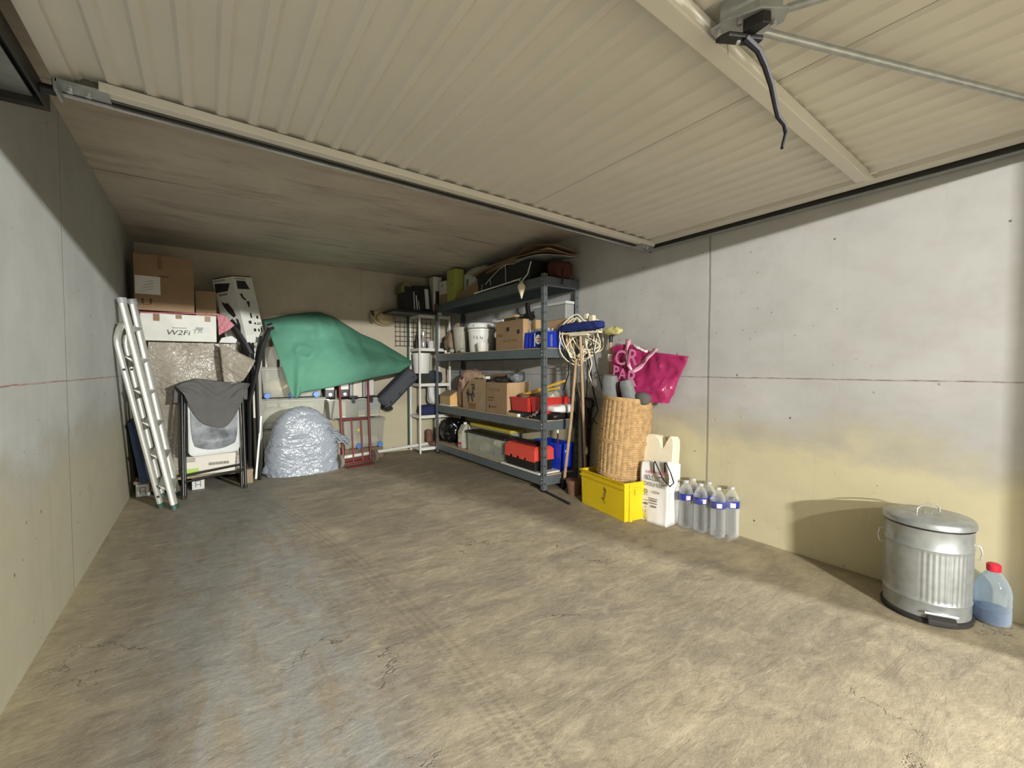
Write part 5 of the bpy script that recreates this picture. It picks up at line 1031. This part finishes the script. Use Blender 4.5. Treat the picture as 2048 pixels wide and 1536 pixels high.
obj('tub', open_box(MB(), 2.655, 2.825, 3.05, 3.42, Z, 0.405, 0.006, 0.012), 'blue', t)
mb = MB(); frame_ring(mb, 2.655, 2.825, 3.05, 3.42, 0.38, 0.405, 0.006); obj('rim', mb, 'blue', t)
for x in (2.69, 2.74, 2.79): obj('rib', MB().box(x - 0.006, x + 0.006, 3.047, 3.062, Z + 0.01, 0.385), 'blue', t)
obj('tag', MB().box(2.712, 2.732, 3.043, 3.0475, 0.325, 0.345), 'paper', t)
single('striped_stick', 'thin red and white stick standing in the blue crate', 'stick', MB().cyl((2.672, 3.09, 0.155), (2.668, 3.10, 0.50), 0.008, n=10), 'maroon')
single('white_stick_end', 'white tip on the red stick in the blue crate', 'stick', MB().cyl((2.668, 3.10, 0.501), (2.667, 3.102, 0.545), 0.011, n=10), 'white')
# ------------------------------------------------------------------ brooms and cables at the shelf end
t = thing('floor_broom', 'wide broom with navy bristles turned upwards at the end of the shelving', 'broom', (2.62, 2.78, 0))
hp = V((2.60, 2.735, 1.40)); hx = V((0.02, -0.47, -0.01)).normalized()
def head(x): return hp + hx * x
obj('block', MB().beam(head(-0.225), head(0.225), 0.05, 0.016, (1, 0, 0)), 'cream', t, bevel=0.006, label='cream plastic broom block')
obj('block_rib', MB().beam(head(-0.12) - V((0, 0, 0.015)), head(0.10) - V((0, 0, 0.015)), 0.045, 0.018, (1, 0, 0)), 'cream', t, bevel=0.007)
obj('bristles', MB().grid(1, 1, lambda u, v: head(0)).blob(head(0) + V((0, 0, 0.052)), (0.045, 0.265, 0.036), 0.6, 0.5, 0.014, 24, 91, 60, 16), 'bristle', t, smooth=True, label='navy blue bristles')
obj('pole', MB().tube([hp - V((0, 0, 0.01)), V((2.66, 2.765, 0.9)), V((2.742, 2.80, 0.012))], 0.0125, 10), 'handle', t, smooth=True)
single('socket_pole', 'light wooden pole with a black ferrule leaning from floor to shelf end', 'pole', MB().tube([(2.642, 2.975, 0.10), (2.615, 2.86, 0.65), (2.585, 2.768, 1.185)], [0.0145, 0.014, 0.012], 10), 'handle', smooth=True)
o_ = bpy.data.objects['socket_pole']
obj('ferrule', MB().tube([(2.642, 2.975, 0.102), (2.645, 2.988, 0.06), (2.652, 3.0, 0.004)], [0.020, 0.024, 0.014], 10), 'black', o_, smooth=True, label='black ferrule')
t = thing('soft_brush', 'pale yellow soft brush on a wooden stick standing behind the pink bag', 'brush', (2.78, 2.58, 0))
obj('pole', MB().tube([(2.800, 2.575, 1.355), (2.79, 2.66, 0.02)], 0.0125, 10), 'handle', t, smooth=True)
obj('ferrule', MB().tube([(2.800, 2.573, 1.385), (2.7995, 2.578, 1.32)], 0.016, 10), 'black', t, smooth=True)
obj('bristles', MB().blob((2.785, 2.54, 1.41), (0.040, 0.095, 0.034), 0.8, 0.7, 0.012, 24, 95, 36, 14), 'brist2', t, smooth=True, label='pale yellow bristles')
# cream cable coil hung on the rear post
t = thing('cable_coil', 'tangled coil of cream electric flex hanging over the end of the shelving', 'cable', (2.72, 2.85, 1.2))
rnd = random.Random(5)
cR = V((0.80, -0.60, 0)); cN = V((0.60, 0.80, 0))
for k in range(11):
    c_ = V((2.70, 2.83, 1.335)) + cR * rnd.uniform(-0.06, 0.07) + V((0, 0, rnd.uniform(-0.07, 0.06))) + cN * rnd.uniform(-0.03, 0.03)
    ry, rz = rnd.uniform(0.07, 0.135), rnd.uniform(0.09, 0.19); ph = rnd.uniform(0, 6)
    obj('loop', MB().tube([c_ + cR * (ry * math.cos(a) + 0.02 * math.sin(3 * a + ph)) + V((0, 0, rz * math.sin(a) + 0.015 * math.cos(2 * a + ph))) + cN * (0.02 * math.sin(2 * a + ph)) for a in [i * PI / 14 for i in range(29)]], 0.0055, 6), 'cord', t, smooth=True)
obj('loop', MB().tube([(2.68, 3.06, 1.40), (2.67, 3.0, 1.51), (2.67, 2.88, 1.535), (2.68, 2.78, 1.50), (2.68, 2.70, 1.42)], 0.0055, 6), 'cord', t, smooth=True)
obj('tail', MB().tube([(2.67, 2.70, 1.25), (2.665, 2.66, 1.14), (2.67, 2.70, 1.05), (2.675, 2.655, 0.955)], 0.0055, 6), 'cord', t, smooth=True)
obj('tail', MB().tube([(2.68, 2.88, 1.20), (2.69, 2.87, 1.0), (2.69, 2.83, 0.85)], 0.0055, 6), 'cord', t, smooth=True)
obj('tail', MB().tube([(2.70, 2.83, 0.80), (2.715, 2.80, 0.60), (2.72, 2.785, 0.40)], 0.0055, 6), 'cord', t, smooth=True)
obj('plug', MB().lathe([(0.012, 0.345), (0.020, 0.365), (0.018, 0.40), (0.007, 0.42)], 12, (2.72, 2.785, 0)), 'cord', t, smooth=True, label='cream plug')
obj('socket', MB().box(2.70, 2.74, 2.69, 2.74, 1.50, 1.555), 'cord', t, bevel=0.006)
obj('socket', MB().box(2.70, 2.73, 2.76, 2.80, 1.53, 1.575), 'cord', t, bevel=0.006)
t = thing('black_leads', 'loose bundle of thin black leads hanging below the cream coil', 'cable', (2.76, 2.8, 0.6))
for pts in ([(2.70, 3.00, 1.27), (2.70, 2.99, 1.05), (2.70, 3.06, 0.90)], [(2.74, 2.93, 1.35), (2.74, 2.95, 1.0), (2.75, 2.92, 0.65), (2.75, 2.98, 0.58)], [(2.74, 2.74, 1.35), (2.76, 2.70, 1.1), (2.77, 2.65, 0.95), (2.78, 2.64, 0.85)], [(2.76, 2.80, 1.3), (2.78, 2.76, 0.9), (2.78, 2.70, 0.74), (2.76, 2.76, 0.60), (2.77, 2.84, 0.55)], [(2.77, 2.86, 1.3), (2.78, 2.78, 1.0), (2.78, 2.72, 0.80), (2.78, 2.82, 0.70), (2.77, 2.70, 0.62)], [(2.78, 2.82, 1.35), (2.785, 2.84, 0.95), (2.785, 2.86, 0.70)]):
    obj('lead', MB().tube(pts, 0.0055, 6), 'black', t, smooth=True)
obj('transformer', MB().blob((2.775, 2.80, 0.79), (0.022, 0.045, 0.05), 0.7, 0.7, 0.01, 20, 2, 16, 10), 'black', t, smooth=True)
t = thing('umbrella', 'long black furled umbrella standing upright behind the brooms', 'umbrella', (2.80, 2.88, 0))
obj('canopy', MB().lathe([(0.012, 0.06), (0.030, 0.14), (0.045, 0.50), (0.050, 0.78), (0.025, 0.84)], 14, (2.80, 2.865, 0)), 'black', t, smooth=30)
obj('tip', MB().cyl((2.80, 2.865, 0.0), (2.80, 2.865, 0.07), 0.007, 0.010, 8), 'dark', t); obj('shaft', MB().cyl((2.80, 2.865, 0.83), (2.80, 2.865, 1.0), 0.008, n=8), 'chrome', t)
single('terracotta_pot', 'dull brown terracotta pot on the floor behind the yellow crate', 'pot', MB().lathe([(0.07, 0.0), (0.085, 0.12), (0.095, 0.12), (0.095, 0.15), (0.08, 0.15), (0.065, 0.02)], 22, (2.72, 2.80, 0)), 'terra', smooth=True) if False else None
single('terracotta_pot', 'dull brown terracotta pot on the floor at the end of the shelving', 'pot', MB().lathe([(0.055, 0.0), (0.065, 0.10), (0.073, 0.10), (0.073, 0.13), (0.06, 0.13)], 22, (2.625, 2.83, 0)), 'terra', smooth=True)
single('floor_strip', 'thin dark metal strip lying on the floor below the shelf end', 'strip', MB().beam((2.49, 3.26, 0.008), (2.385, 2.62, 0.008), 0.02, 0.015, (1, 0, 0)), 'dark')
# ------------------------------------------------------------------ yellow crate and hamper
t = thing('yellow_crate', 'bright yellow plastic crate with handwriting holding the wicker hamper', 'crate', (2.62, 2.33, 0), None, True, math.radians(-8.6))
W, Dp, Hc = 0.315, 0.535, 0.283     # local x = towards the wall, local y = along the wall
obj('tub', open_box(MB(), -W / 2, W / 2, -Dp / 2, Dp / 2, 0, Hc, 0.006, 0.008), 'yellow', t, bevel=0.003)
mb = MB(); frame_ring(mb, -W / 2, W / 2, -Dp / 2, Dp / 2, Hc - 0.012, Hc, 0.010); obj('rim', mb, 'yellow', t, bevel=0.003)
mb = MB(); frame_ring(mb, -W / 2, W / 2, -Dp / 2, Dp / 2, Hc - 0.052, Hc - 0.040, 0.007); obj('rim_ledge', mb, 'yellow', t, bevel=0.002)
for x in (-0.105, 0.105): obj('corner_rib', MB().box(x - 0.012, x + 0.012, -Dp / 2 - 0.010, -Dp / 2 + 0.01, 0.0, Hc - 0.012), 'yellow', t, bevel=0.003)
obj('end_handle', MB().box(-0.07, 0.07, -Dp / 2 - 0.014, -Dp / 2 + 0.004, 0.19, 0.232), 'yellow', t, bevel=0.004)
text('Jus8', 'brownink', t, (-W / 2 + 0.0015, -0.035, 0.085), (0, -0.28, 1), (0, 1, 0.28), 0.055, 'handwriting', 0.3, 1.15)
# wicker hamper, tilted in the crate
HC = V((2.640, 2.345, 0.03)); HT = V((2.690, 2.295, 0.872)); ax = (HT - HC); HL = ax.length
HR = ax.to_track_quat('Z', 'X').to_matrix()
t = thing('wicker_hamper', 'tall woven wicker laundry hamper leaning in the yellow crate', 'hamper', tuple(HC))
def hr(z): f = z / HL; return 0.150 + 0.030 * f + 0.018 * math.sin(f * PI)
def hpnt(a, z, dr=0.0): r = hr(z) + dr; return HC + HR @ V((r * math.cos(a), r * math.sin(a), z))
obj('lining', MB().lathe([(hr(HL * k / 12) - 0.007, HL * k / 12) for k in range(13)], 40, HC, R=HR, close=False), M('wicker_inner', (120, 84, 48), 0.8, 0, 0.2, 30), t, smooth=True, label='darker inner layer')
NS = 30
rows = 60; mb = MB(); seg = NS * 6; pr_ = []
cs = [(0.0, 0.0066), (0.0045, 0.0), (0.0, -0.0066), (-0.004, 0.0)]
for r in range(rows):
    z = 0.012 + (HL - 0.018) * r / rows; vs = []; fs = []
    for i in range(seg):
        a = 2 * PI * i / seg
        w = 0.0065 * abs(math.sin(a * NS / 2)) ** 0.7 + (0.0012 if r % 2 else 0) + random.uniform(-0.0008, 0.0008)
        for dr, dz_ in cs: vs.append(hpnt(a, z + dz_, w + dr))
    for i in range(seg):
        for k in range(4): fs.append((i * 4 + k, i * 4 + (k + 1) % 4, ((i + 1) % seg) * 4 + (k + 1) % 4, ((i + 1) % seg) * 4 + k))
    mb.add(vs, fs)
obj('weave', mb, 'wicker', t, smooth=True, kind='stuff', recalc=False, label='woven strands')
for i in range(NS):
    a = 2 * PI * i / NS + PI / NS * 0
    obj('stake', MB().tube([hpnt(a, HL * k / 6, -0.001) for k in range(7)], 0.0040, 5, 1.0, True), 'wicker', t)
for z in (0.30 * HL, 0.60 * HL, 0.985 * HL, 0.02):
    for dzz in (0.0, 0.014):
        ring = MB(); pts = [hpnt(2 * PI * i / 48, min(HL, z + dzz), 0.006 + 0.003 * math.cos(i * 3 + dzz * 400)) for i in range(49)]
        obj('braid_band', ring.tube(pts, 0.0085, 6), 'wicker', t, smooth=True)
# things stuffed in the hamper
def upr(name, label, cat, base, topp, w, d, mat, side, seed):
    b, tt = V(base), V(topp); m = MB()
    for k in range(1): pass
    dirv = (tt - b); n = 8; vs = []; fs = []
    s1 = V(side).normalized(); s1 = (s1 - dirv.normalized() * s1.dot(dirv.normalized())).normalized(); s2 = dirv.normalized().cross(s1)
    N_ = 16
    for j in range(n + 1):
        f = j / n; sc = 1 - 0.18 * f - (0.12 if j == n else 0)
        for i in range(N_):
            a = 2 * PI * i / N_; ca, sa = math.cos(a), math.sin(a)
            p = b + dirv * f + s1 * (math.copysign(abs(ca) ** 0.6, ca) * w * sc) + s2 * (math.copysign(abs(sa) ** 0.6, sa) * d * sc)
            p += V((1, 1, 1)) * noise.noise(p * 14 + V((seed, 0, 0))) * 0.006; vs.append(p)
    for j in range(n):
        for i in range(N_): fs.append((j * N_ + i, j * N_ + (i + 1) % N_, (j + 1) * N_ + (i + 1) % N_, (j + 1) * N_ + i))
    fs += [tuple(range(N_))[::-1], tuple(range(n * N_, (n + 1) * N_))]
    return single(name, label, cat, m.add(vs, fs), mat, 'grey felt boots in the hamper', smooth=60)
upr('felt_boot', 'grey felt boot upside down in the hamper, larger left one', 'boot', (2.63, 2.42, 0.80), (2.60, 2.395, 1.045), 0.072, 0.05, 'felt', (0.1, -1, 0), 2)
upr('felt_boot', 'grey felt boot upside down in the hamper, slimmer one in front of the pink bag', 'boot', (2.64, 2.21, 0.79), (2.60, 2.245, 1.01), 0.058, 0.045, 'felt', (0.1, -1, 0), 6)
single('dark_boot', 'dark grey boot lying at the right rim inside the hamper', 'boot', MB().blob((2.665, 2.135, 0.878), (0.050, 0.070, 0.046), 0.8, 0.8, 0.01, 12, 99, 24, 12), 'greyfelt', smooth=True)
# pink carrier bag against the wall
t = thing('pink_bag', 'large translucent pink plastic carrier bag with pale letters leaning against the wall above the hamper', 'bag', (2.78, 2.2, 0.87))
PC = dict(tl=V((2.775, 2.535, 1.275)), tr=V((2.80, 1.86, 1.187)), bl=V((2.71, 2.47, 0.90)), br=V((2.745, 1.985, 0.845)))
def pink(front):
    def f(u, v):
        p = PC['bl'].lerp(PC['br'], u).lerp(PC['tl'].lerp(PC['tr'], u), v)
        p.z += 0.040 * math.sin(PI * min(1, u * 1.9)) * v * (1 if u < 0.53 else 0)
        b = math.sin(PI * u) ** 0.5 * (0.045 + 0.03 * (1 - v)) * (0.5 + 0.5 * math.sin(PI * min(1, v + 0.25)))
        p.x += (-b if front else 0.03)
        p.x += noise.fractal(V((p.y * 7, p.z * 7, 5 if front else 9)), 1, 2, 4) * 0.030 - 0.012 * max(0, 1 - abs(noise.noise(V((p.y * 5, p.z * 5, 3)))) * 8)
        p.x = min(p.x, 2.85); return p
    return f
obj('front_sheet', MB().grid(40, 30, pink(True)), 'pink', t, smooth=True, recalc=False); obj('back_sheet', MB().grid(20, 16, pink(False)), 'pink', t, smooth=True, recalc=False)
g = pink(True); gb = pink(False)
obj('side_gusset', MB().grid(4, 20, lambda u, v: g(1, v).lerp(gb(1, v), u)), 'pink', t, smooth=True, recalc=False); obj('side_gusset', MB().grid(4, 20, lambda u, v: g(0, v).lerp(gb(0, v), u)), 'pink', t, smooth=True, recalc=False)
obj('hem', MB().grid(40, 3, lambda u, v: g(u, 1.0) + V((-0.002, 0, -0.002 + 0.028 * v))), 'film', t, smooth=True, recalc=False, label='clear top hem')
obj('tag', MB().grid(2, 2, lambda u, v: V((2.765, 2.575 - 0.05 * u, 1.16 + 0.06 * v))), 'paper', t, solid=0.002)
def onbag(u, v, k=-0.012): return g(u, v) + V((k, 0, 0))
obj('handle', MB().grid(24, 2, lambda u, v: onbag(0.26 + 0.155 * u + 0.0 + (0.068 * (v - 0.5)) * (1 - u * 0.3), 1.10 - 0.60 * u ** 0.75, -0.02 - 0.012 * math.sin(u * PI))), 'pinkpale', t, smooth=True, solid=0.003)
obj('handle', MB().grid(24, 2, lambda u, v: onbag(0.415 + 0.26 * u + 0.075 * (v - 0.5), 0.50 + 0.59 * u ** 1.25, -0.02 - 0.012 * math.sin(u * PI) - 0.01 * v)), 'pinkpale', t, smooth=True, solid=0.003)
obj('hem_strip', MB().grid(8, 1, lambda u, v: onbag(0.36 + 0.19 * u, 0.985 + 0.05 * v, -0.008)), 'paper', t, solid=0.002, label='white strip')
pk = M('pale_pink_print', (206, 124, 164), 0.4, 0, 0.06)
for ch, u, v, h, sh in (('C', 0.13, 0.61, 0.165, 0), ('R', 0.35, 0.64, 0.17, 0.1), ('P', 0.11, 0.36, 0.13, 0), ('A', 0.245, 0.33, 0.12, 0), ('R', 0.43, 0.26, 0.16, 0)):
    o0 = onbag(u, v, -0.016); text(ch, pk, t, o0 - V((0.022, 0, 0)), (0.03, -1, -0.10), (0.10, 0, 1), h, 'letter', sh, 0.95, 0.012)
# ------------------------------------------------------------------ white bag, pillow, bottles
t = thing('white_carrier_bag', 'white woven carrier bag with red and black slogan standing by the wall', 'bag', (2.66, 1.985, 0), None, True, math.radians(4))
# local: x towards wall, y along wall; front face at x=-0.075
Wd, Dd, Hh = 0.235, 0.15, 0.44
def bagside(fx, y0, y1, lean):
    pass
def bface(u, v):
    y = Wd / 2 - Wd * u; x = -Dd / 2 + 0.02 * math.sin(u * PI) * (v - 0.3) - 0.010 * noise.noise(V((u * 3, v * 3, 1))) + 0.035 * v
    z = Hh * v + (0.035 * u - 0.02) * v
    if v < 0.25 and u < 0.35: x += 0.05 * (0.25 - v) / 0.25 * (0.35 - u) / 0.35
    return V((x, y * (1 - 0.04 * v), z))
obj('front_panel', MB().grid(16, 20, bface), 'bagwhite', t, smooth=True, solid=0.003)
obj('back_panel', MB().grid(12, 12, lambda u, v: V((Dd / 2 - 0.0 + 0.02 * v, Wd / 2 - Wd * u, 0.42 * v))), 'bagwhite', t, smooth=True, solid=0.003)
def gus(s):
    def f(u, v):
        a = bface(0 if s > 0 else 1, v); b = V((Dd / 2 + 0.02 * v, s * Wd / 2, 0.42 * v)); p = a.lerp(b, u); p.y -= s * 0.035 * math.sin(u * PI) * v; return p
    return f
obj('gusset', MB().grid(8, 12, gus(1)), 'bagwhite', t, smooth=True, solid=0.003); obj('gusset', MB().grid(8, 12, gus(-1)), 'bagwhite', t, smooth=True, solid=0.003)
obj('base', MB().box(-Dd / 2 + 0.01, Dd / 2 - 0.005, -Wd / 2 + 0.008, Wd / 2 - 0.008, 0.002, 0.008), 'bagwhite', t)
obj('side_print', MB().box(-0.03, 0.03, Wd / 2 - 0.012, Wd / 2 + 0.0, 0.19, 0.26).box(-0.03, 0.03, Wd / 2 - 0.010, Wd / 2 + 0.001, 0.06, 0.15), 'greyink', t)
def bt(s, mat, y, z, h, sq, bold=0.0, name='lettering'): text(s, mat, t, (bface(0.5, z / Hh).x - 0.016, y, z), (-0.06, -1, 0.03), (0.08, 0, 1), h, name, 0, sq, bold)
bt('A SAINT-MARTIN-D\'HERES', 'redink', 0.072, 0.345, 0.030, 0.52, 0.006); bt('NOUS LUTTONS', 'ink', 0.072, 0.300, 0.052, 0.52, 0.006); bt('CONTRE LA VIE CH\u00C8RE', 'ink', 0.072, 0.260, 0.038, 0.45, 0.006)
bt('INTERM', 'greyink', -0.005, 0.215, 0.026, 0.62, 0.01)
for y, z, w_, h_ in ((-0.01, 0.175, 0.07, 0.006), (-0.01, 0.160, 0.06, 0.010), (-0.01, 0.142, 0.065, 0.006), (-0.015, 0.120, 0.045, 0.012), (0.05, 0.155, 0.035, 0.004), (0.05, 0.130, 0.030, 0.016), (0.05, 0.105, 0.012, 0.006), (0.05, 0.075, 0.006, 0.02), (0.055, 0.193, 0.04, 0.003)):
    slab('greyink', t, (bface(0.5, z / Hh).x - 0.010, y, z), (-0.06, -1, 0.03), (0.08, 0, 1), w_, h_, 'print_line', 0.001)
obj('print_ring', MB().tube([(bface(0.5, 0.5).x - 0.012, 0.052 + 0.014 * math.cos(a), 0.218 + 0.014 * math.sin(a)) for a in [k * PI / 8 for k in range(17)]], 0.0025, 5), 'greyink', t)
zt = 0.425
for pts in ([(-0.052, 0.0, 0.36), (-0.055, 0.0, 0.425), (-0.058, -0.012, 0.44), (-0.075, -0.055, 0.385), (-0.085, -0.10, 0.325), (-0.09, -0.15, 0.296)], [(-0.052, -0.085, 0.375), (-0.055, -0.085, 0.44), (-0.06, -0.10, 0.445), (-0.075, -0.145, 0.385), (-0.085, -0.175, 0.325), (-0.09, -0.15, 0.296)]):
    obj('carry_strap', MB().tube(pts, 0.015, 8, 0.22), 'strap', t, smooth=True, label='black webbing strap')
# pillow: moulded foam with a notch for the neck
pts = [(-0.155, 0.0), (-0.155, 0.52), (-0.150, 0.57), (-0.13, 0.595), (-0.08, 0.602), (-0.03, 0.595), (0.0, 0.572), (0.02, 0.54), (0.036, 0.512), (0.052, 0.53), (0.07, 0.562), (0.09, 0.592), (0.105, 0.604), (0.125, 0.60), (0.142, 0.575), (0.148, 0.53), (0.15, 0.0)]
mb = MB(); mb.prism([(-y, z) for y, z in pts], 'x', -0.045, 0.045)
Rm = Euler((0, math.radians(6), math.radians(4))).to_matrix()
for i, p in enumerate(mb.v): mb.v[i] = V((2.695, 2.015, 0.012)) + Rm @ V((p.x, p.y * 0.80, p.z))
single('foam_pillow', 'cream moulded foam neck pillow standing in the white carrier bag', 'pillow', mb, 'cream', bevel=0.022, seg=4, smooth=50)
# water bottles
def bottle_prof(h, r, n=7):
    pr_ = [(r * 0.75, 0.0), (r * 0.95, 0.006), (r, 0.02)]
    z0, z1 = 0.03, h * 0.575
    for k in range(n * 2): pr_.append((r * (0.965 if k % 2 else 1.0), z0 + (z1 - z0) * k / (n * 2 - 1)))
    pr_ += [(r, h * 0.59), (r, h * 0.735), (r * 0.97, h * 0.77), (r * 0.80, h * 0.84), (r * 0.5, h * 0.905), (r * 0.33, h * 0.935), (r * 0.33, h * 0.965)]
    return pr_
bt0 = thing('water_bottle', 'clear water bottle with blue label in the shrink-wrapped pack by the wall', 'bottle', (2.715, 1.795, 0), 'water bottles in the clear pack')
hB, rB = 0.325, 0.0455
BASE[bt0.name] = V((0, 0, 0))
obj('body', MB().lathe(bottle_prof(hB, rB), 28), 'pet', bt0, smooth=60)
obj('water', MB().lathe([(r_ * 0.93, z_ + 0.002) for r_, z_ in bottle_prof(hB, rB)[:-3]], 24), 'water', bt0, smooth=60)
obj('label', MB().lathe([(rB + 0.0008, hB * 0.595), (rB + 0.0012, hB * 0.67), (rB + 0.0008, hB * 0.735)], 28, close=False), 'label', bt0, smooth=True, solid=0.0006)
obj('label_mark', MB().lathe([(rB + 0.0018, hB * 0.655), (rB + 0.0018, hB * 0.705)], 6, close=False, R=Matrix.Rotation(math.radians(200), 3, 'Z')), 'spot', bt0) if False else None
obj('label_mark', MB().grid(6, 2, lambda u, v: V(((rB + 0.0018) * math.cos(math.radians(215 + 40 * u)), (rB + 0.0018) * math.sin(math.radians(215 + 40 * u)), hB * (0.615 + 0.09 * v)))), 'spot', bt0, smooth=True)
obj('cap', MB().lathe([(0.016, hB * 0.955), (0.017, hB * 0.96), (0.017, hB), (0.012, hB * 1.005)], 16), 'lgrey', bt0, smooth=True)
names = ('front left', 'front middle', 'front right')
bt0['label'] = 'water bottle with blue label, front left of the clear pack'
pos = [(2.722, 1.690), (2.728, 1.570), (2.808, 1.800), (2.812, 1.685), (2.812, 1.525)]
labs = ('water bottle with blue label, front middle of the clear pack', 'water bottle with blue label, front right of the clear pack', 'water bottle at the wall behind the left end of the clear pack', 'water bottle at the wall behind the middle of the clear pack', 'water bottle at the wall behind the right end of the clear pack')
for (x, y), lb in zip(pos, labs): dup(bt0, (x, y, 0), lb, rz=random.uniform(-0.3, 0.3))
def wrap(s):
    mb = MB(); per = 60; vs = []; fs = []; x0, x1, y0, y1 = 2.664, 2.857, 1.475, 1.848
    for j in range(11):
        z = 0.003 + 0.25 * j / 10; k_ = 1 if j < 8 else 1 - 0.06 * (j - 7)
        for i in range(per):
            a = 2 * PI * i / per; ca, sa = math.cos(a), math.sin(a)
            x = (x0 + x1) / 2 + math.copysign(abs(ca) ** 0.35, ca) * (x1 - x0) / 2 * k_; y = (y0 + y1) / 2 + math.copysign(abs(sa) ** 0.35, sa) * (y1 - y0) / 2 * k_
            w = noise.fractal(V((x * 20, y * 20, z * 16)), 1, 2, 3) * 0.003; vs.append((min(x + w, 2.858), y + w, z))
    for j in range(10):
        for i in range(per): fs.append((j * per + i, j * per + (i + 1) % per, (j + 1) * per + (i + 1) % per, (j + 1) * per + i))
    return mb.add(vs, fs)
single('shrink_wrap', 'wrinkled clear shrink film round the six water bottles by the wall', 'plastic wrap', wrap(0), 'film', smooth=True, recalc=False)
# ------------------------------------------------------------------ pedal bin and big bottle
PB = V((2.672, 0.545, 0.0)); PR = 0.148
t = thing('pedal_bin', 'galvanised metal pedal bin with hinged round lid against the right wall', 'bin', tuple(PB), None, True, math.radians(8))
n = 264; prof = [(0.0, 0.020, 0), (0.0, 0.085, 0), (0.003, 0.090, 0), (0.0, 0.095, 0), (0.0, 0.110, 1), (0.0, 0.300, 1), (0.0, 0.315, 0), (0.003, 0.320, 0), (0.0, 0.325, 0), (0.0, 0.400, 0), (0.002, 0.405, 0)]
vs = []; fs = []
for dr, z, fl in prof:
    for i in range(n):
        a = 2 * PI * i / n; face = max(0.0, math.cos(a - math.radians(215)))
        fl_ = fl * (0.0016 * math.cos(a * 50)) * (1 if (math.cos(a - math.radians(218)) > 0.74 or math.cos(a - math.radians(38)) > 0.74) else 0)
        r = PR + dr + fl_ + 0.003 * (z / 0.4); vs.append((r * math.cos(a), r * math.sin(a), z))
for j in range(len(prof) - 1):
    for i in range(n): fs.append((j * n + i, j * n + (i + 1) % n, (j + 1) * n + (i + 1) % n, (j + 1) * n + i))
fs.append(tuple(range(n))[::-1])
obj('body', MB().add(vs, fs), 'galv', t, smooth=50)
obj('base_ring', MB().lathe([(0.145, 0.0), (0.156, 0.001), (0.158, 0.018), (0.150, 0.024), (0.140, 0.024)], 64), 'rubber', t, smooth=True, label='black rubber base ring')
obj('seal_ring', MB().lathe([(0.148, 0.404), (0.153, 0.404), (0.153, 0.411), (0.148, 0.411)], 64), 'black', t)
ld = obj('lid', MB().lathe([(0.154, 0.411), (0.158, 0.413), (0.1575, 0.432), (0.150, 0.440), (0.10, 0.448), (0.05, 0.452), (0.001, 0.453)], 64), 'galv', t, smooth=50, label='slightly domed lid')
obj('lid_handle', MB().tube([(-0.055 + 0.005, 0.035, 0.447), (-0.052, 0.033, 0.470), (-0.035, 0.022, 0.482), (0.0, 0.0, 0.486), (0.035, -0.022, 0.482), (0.052, -0.033, 0.470), (0.05, -0.035, 0.447)], 0.0035, 8), 'chrome', ld, smooth=True, label='bright wire handle')
obj('handle_plate', MB().box(-0.045, 0.045, -0.016, 0.016, 0.4515, 0.455), 'galv', ld, bevel=0.002)
for a in (98, 270):
    ca, sa = math.cos(math.radians(a)), math.sin(math.radians(a)); R_ = PR + 0.002
    h_ = obj('side_handle', MB().tube([(R_ * ca, R_ * sa, 0.345), ((R_ + 0.016) * ca, (R_ + 0.016) * sa, 0.340), ((R_ + 0.022) * ca, (R_ + 0.022) * sa, 0.310), ((R_ + 0.016) * ca, (R_ + 0.016) * sa, 0.282), (R_ * ca, R_ * sa, 0.278)], 0.0035, 8), 'chrome', t, smooth=True)
pa = math.radians(203); ca, sa = math.cos(pa), math.sin(pa)
def P3(r, s, z): return (r * ca - s * sa, r * sa + s * ca, z)
obj('pedal_plate', MB().hexa([P3(0.146, -0.055, 0.052), P3(0.158, -0.055, 0.052), P3(0.158, 0.055, 0.052), P3(0.146, 0.055, 0.052)], [P3(0.146, -0.055, 0.058), P3(0.156, -0.055, 0.058), P3(0.156, 0.055, 0.058), P3(0.146, 0.055, 0.058)]), 'chrome', t)
obj('pedal', MB().hexa([P3(0.150, -0.05, 0.022), P3(0.170, -0.048, 0.010), P3(0.170, 0.048, 0.010), P3(0.150, 0.05, 0.022)], [P3(0.150, -0.05, 0.046), P3(0.170, -0.048, 0.030), P3(0.170, 0.048, 0.030), P3(0.150, 0.05, 0.046)]), 'rubber', t, bevel=0.004, label='black rubber foot pedal')
t = thing('large_bottle', 'large clear water bottle with red cap beside the pedal bin', 'bottle', (2.785, 0.352, 0), None, True)
hL, rL = 0.235, 0.0585
obj('body', MB().lathe([(rL * 0.8, 0.0), (rL * 0.97, 0.006), (rL, 0.02), (rL, 0.07), (rL * 0.97, 0.075), (rL, 0.08), (rL, 0.095), (rL * 0.97, 0.10), (rL, 0.105), (rL, 0.128), (rL * 0.96, 0.148), (rL * 0.86, 0.172), (rL * 0.68, 0.195), (rL * 0.46, 0.214), (rL * 0.33, 0.222), (rL * 0.33, 0.232)], 32), 'petblue', t, smooth=60)
obj('water', MB().lathe([(rL * 0.78, 0.003), (rL * 0.93, 0.009), (rL * 0.95, 0.02), (rL * 0.95, 0.062), (0.001, 0.0625)], 28), clear('blue_tinted_water', (120, 150, 190), 0.25, 0.4, 0.03), t, smooth=60)
obj('cap', MB().lathe([(0.022, 0.224), (0.0235, 0.228), (0.0235, 0.252), (0.017, 0.257)], 20), 'cap', t, smooth=True, label='red screw cap')
obj('handle_label', MB().grid(6, 3, lambda u, v: V(((rL + 0.001) * math.cos(math.radians(190 + 40 * u)), (rL + 0.001) * math.sin(math.radians(190 + 40 * u)), 0.105 + 0.045 * v + 0.012 * math.sin(u * 6)))), 'film', t, smooth=True)
